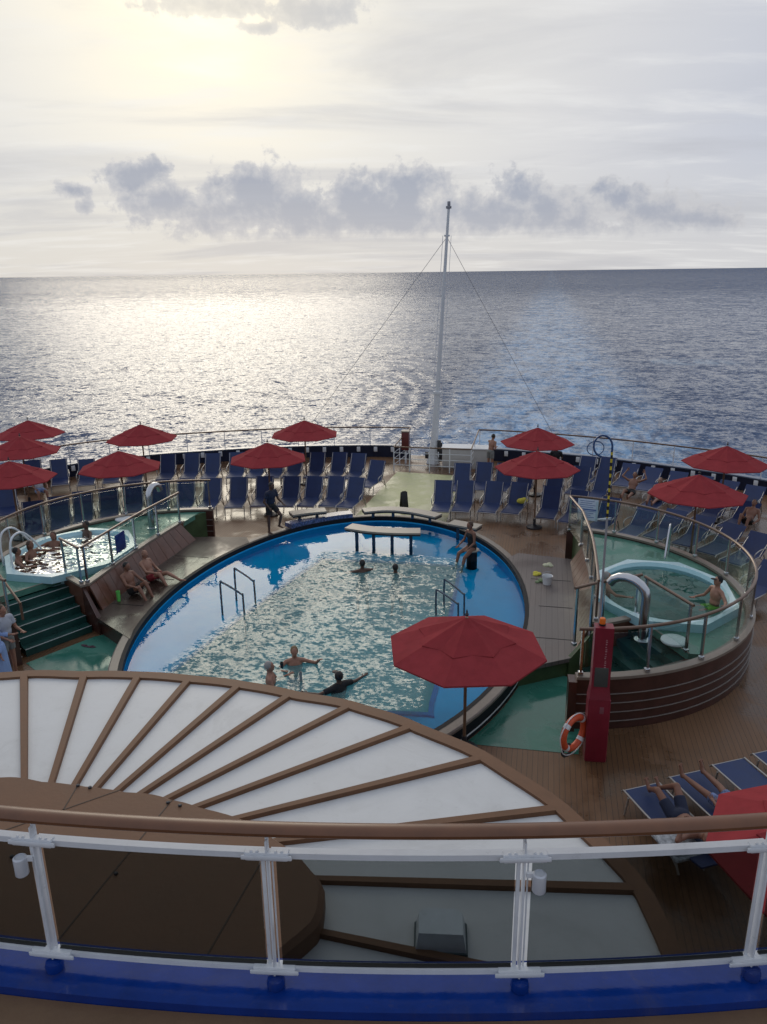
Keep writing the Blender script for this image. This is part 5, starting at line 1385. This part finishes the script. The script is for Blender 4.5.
# ------------------------------------------------------------------ balcony: floor, blue kerb, railing
CC=Vector((.63,24.2)); CR=20.53
def bal(x,dr=0.):  # point on the railing's curve
    r_=CR+dr; return Vector((x,CC.y-math.sqrt(r_*r_-(x-CC.x)**2)))
xs=[-4.6+.2*i for i in range(50)]
BZ=4.40
outer=[bal(x,-.16) for x in xs]; kin=[bal(x,.20) for x in xs]
MB_=MB().prism([(p_.x,p_.y) for p_ in outer]+[(p_.x,p_.y) for p_ in reversed(kin)],BZ-.3,BZ)
kb=MB_.build('balcony_kerb',blue_gloss,smoothed=False); tag(kb,'glossy deep blue curved kerb under the balcony railing','kerb')
fl=MB().prism([(p_.x,p_.y) for p_ in [bal(x,.203) for x in xs]]+[(5.2,-4.5),(-4.6,-4.5)],BZ-.3,BZ-.06)
o=fl.build('balcony_floor',M('balcony_brown',(.17,.10,.055),.4,var=.12,vscale=2,bump=.2,bscale=30),smoothed=False); tag(o,kind='structure')
br=root('balcony_railing',(0,bal(0).y,BZ),0,'curved balcony railing with brown wooden handrail, white posts and tinted glass','railing')
ORG[br.name]=(0,bal(0).y,BZ)
TOP=5.53
hr=[bal(x) for x in xs]
MB().tube([(p_.x,p_.y,TOP) for p_ in hr],.056,12,flat=.62).build('handrail',hand_wood,br)
q=bal(at(383+3,836,5.5).x*1.0)
UP0,UP1=5.345,5.385; LO0,LO1=4.50,4.535
px=[28,268,523,767+5]; postx=[at(x,850,5.36).x for x in px]
xsp=[postx[0]-(postx[1]-postx[0]),*postx,postx[-1]+(postx[-1]-postx[-2])]
for i,(xa,xb) in enumerate(zip(xsp,xsp[1:])):
    n_=8; seg=[bal(xa+.05+(xb-xa-.10)*k/n_) for k in range(n_+1)]
    full=[bal(xa+.02+(xb-xa-.04)*k/n_) for k in range(n_+1)]
    MB().wall(full,UP0,UP1,.05).build('upper_bar',rail_white,br,smoothed=False)
    MB().wall(full,LO0,LO1,.05).build('lower_bar',rail_white,br,smoothed=False)
    MB().wall(seg,LO1+.004,UP0-.004,.012).build('glass_panel',tint_glass,br,smoothed=False)
    MB().wall(seg,LO1+.002,LO1+.014,.022).build('seal',black_plastic,br,smoothed=False)
for i,xp in enumerate(xsp):
    c=bal(xp); 
    if abs(c.x)>4.5: continue
    t_=math.atan2(bal(xp+.05).y-bal(xp-.05).y,.1)
    mb=MB().bbox((c.x,c.y-.005,(BZ+UP1)/2+.05),(.012,.060,UP1-BZ-.02+.09),t_,b=.003)
    n2=Vector((math.cos(t_),math.sin(t_)))
    mb.bbox((c.x-n2.x*.030,c.y-n2.y*.030,(LO0+UP1)/2),(.024,.012,UP1-LO0-.02),t_,b=.004).bbox((c.x+n2.x*.026,c.y+n2.y*.026,(LO0+UP1)/2),(.009,.012,UP1-LO0-.02),t_,b=.003)
    mb.build('post',rail_white,br)
    for z in (UP0+.022,LO0+.012):
        MB().bbox((c.x,c.y-.018,z),(.26,.05,.055),t_,b=.006).bbox((c.x,c.y-.045,z+.0),(.30,.012,.030),t_,b=.004).build('bracket',rail_white,br)
    for s in (-1,1):
        for k in (.055,.09): MB().ell((c.x+s*n2.x*k,c.y+s*n2.y*k-.03,UP0+.052),(.010,.010,.008),8,6).build('bolt_head',rail_white,br)
    MB().tube([(c.x,c.y,UP1+.03),(c.x,c.y,TOP-.03)],.010,8).build('stem',rail_white,br)
    MB().lathe([(.055,.0),(.058,.03),(.050,.06),(.02,.068)],16,c=(c.x+.005,c.y-.035,BZ+.002)).build('foot_bolt',blue_gloss,br)
def raillamp(i,side,lab):
    c=bal(xsp[i]); t_=0
    r=root('rail_lamp',(c.x+side*.085,c.y-.045,UP0-.20),0,lab,'lamp','white cylinder lamps on the balcony posts')
    MB().lathe([(.036,0.),(.040,.006),(.040,.12),(.030,.128),(.0305,.121)],20).build('cylinder',lamp_plastic,r)
    MB().box((-side*.045,.012,.105),(.06,.02,.03)).build('bracket',rail_white,r)
raillamp(1,-1,'white cylinder lamp fixed left of the leftmost visible balcony post')
raillamp(3,1,'white cylinder lamp fixed right of the balcony post near the small grey hood')

# towels left on chairs
for (x,y,z,m_,lab) in ((354,481,.62,cl_lblue,'pale blue towel on a lounger near the pale green walkway'),(604,521,.6,cl_white,'white and blue towel beside the notice behind the right terrace glass'),(98,468,.75,cl_white,'white towel hung over a lounger behind the two parasols by the left hot tub')):
    p=at(x,y,z); mb=MB()
    for k in range(6): mb.ell((random.uniform(-.14,.14),random.uniform(-.1,.1),.02+.012*k),(.16,.12,.035),12,7)
    o=mb.build('towel',m_); o.location=p; o.rotation_euler=(rad(-20),0,random.uniform(0,1)); tag(o,lab,'towel')
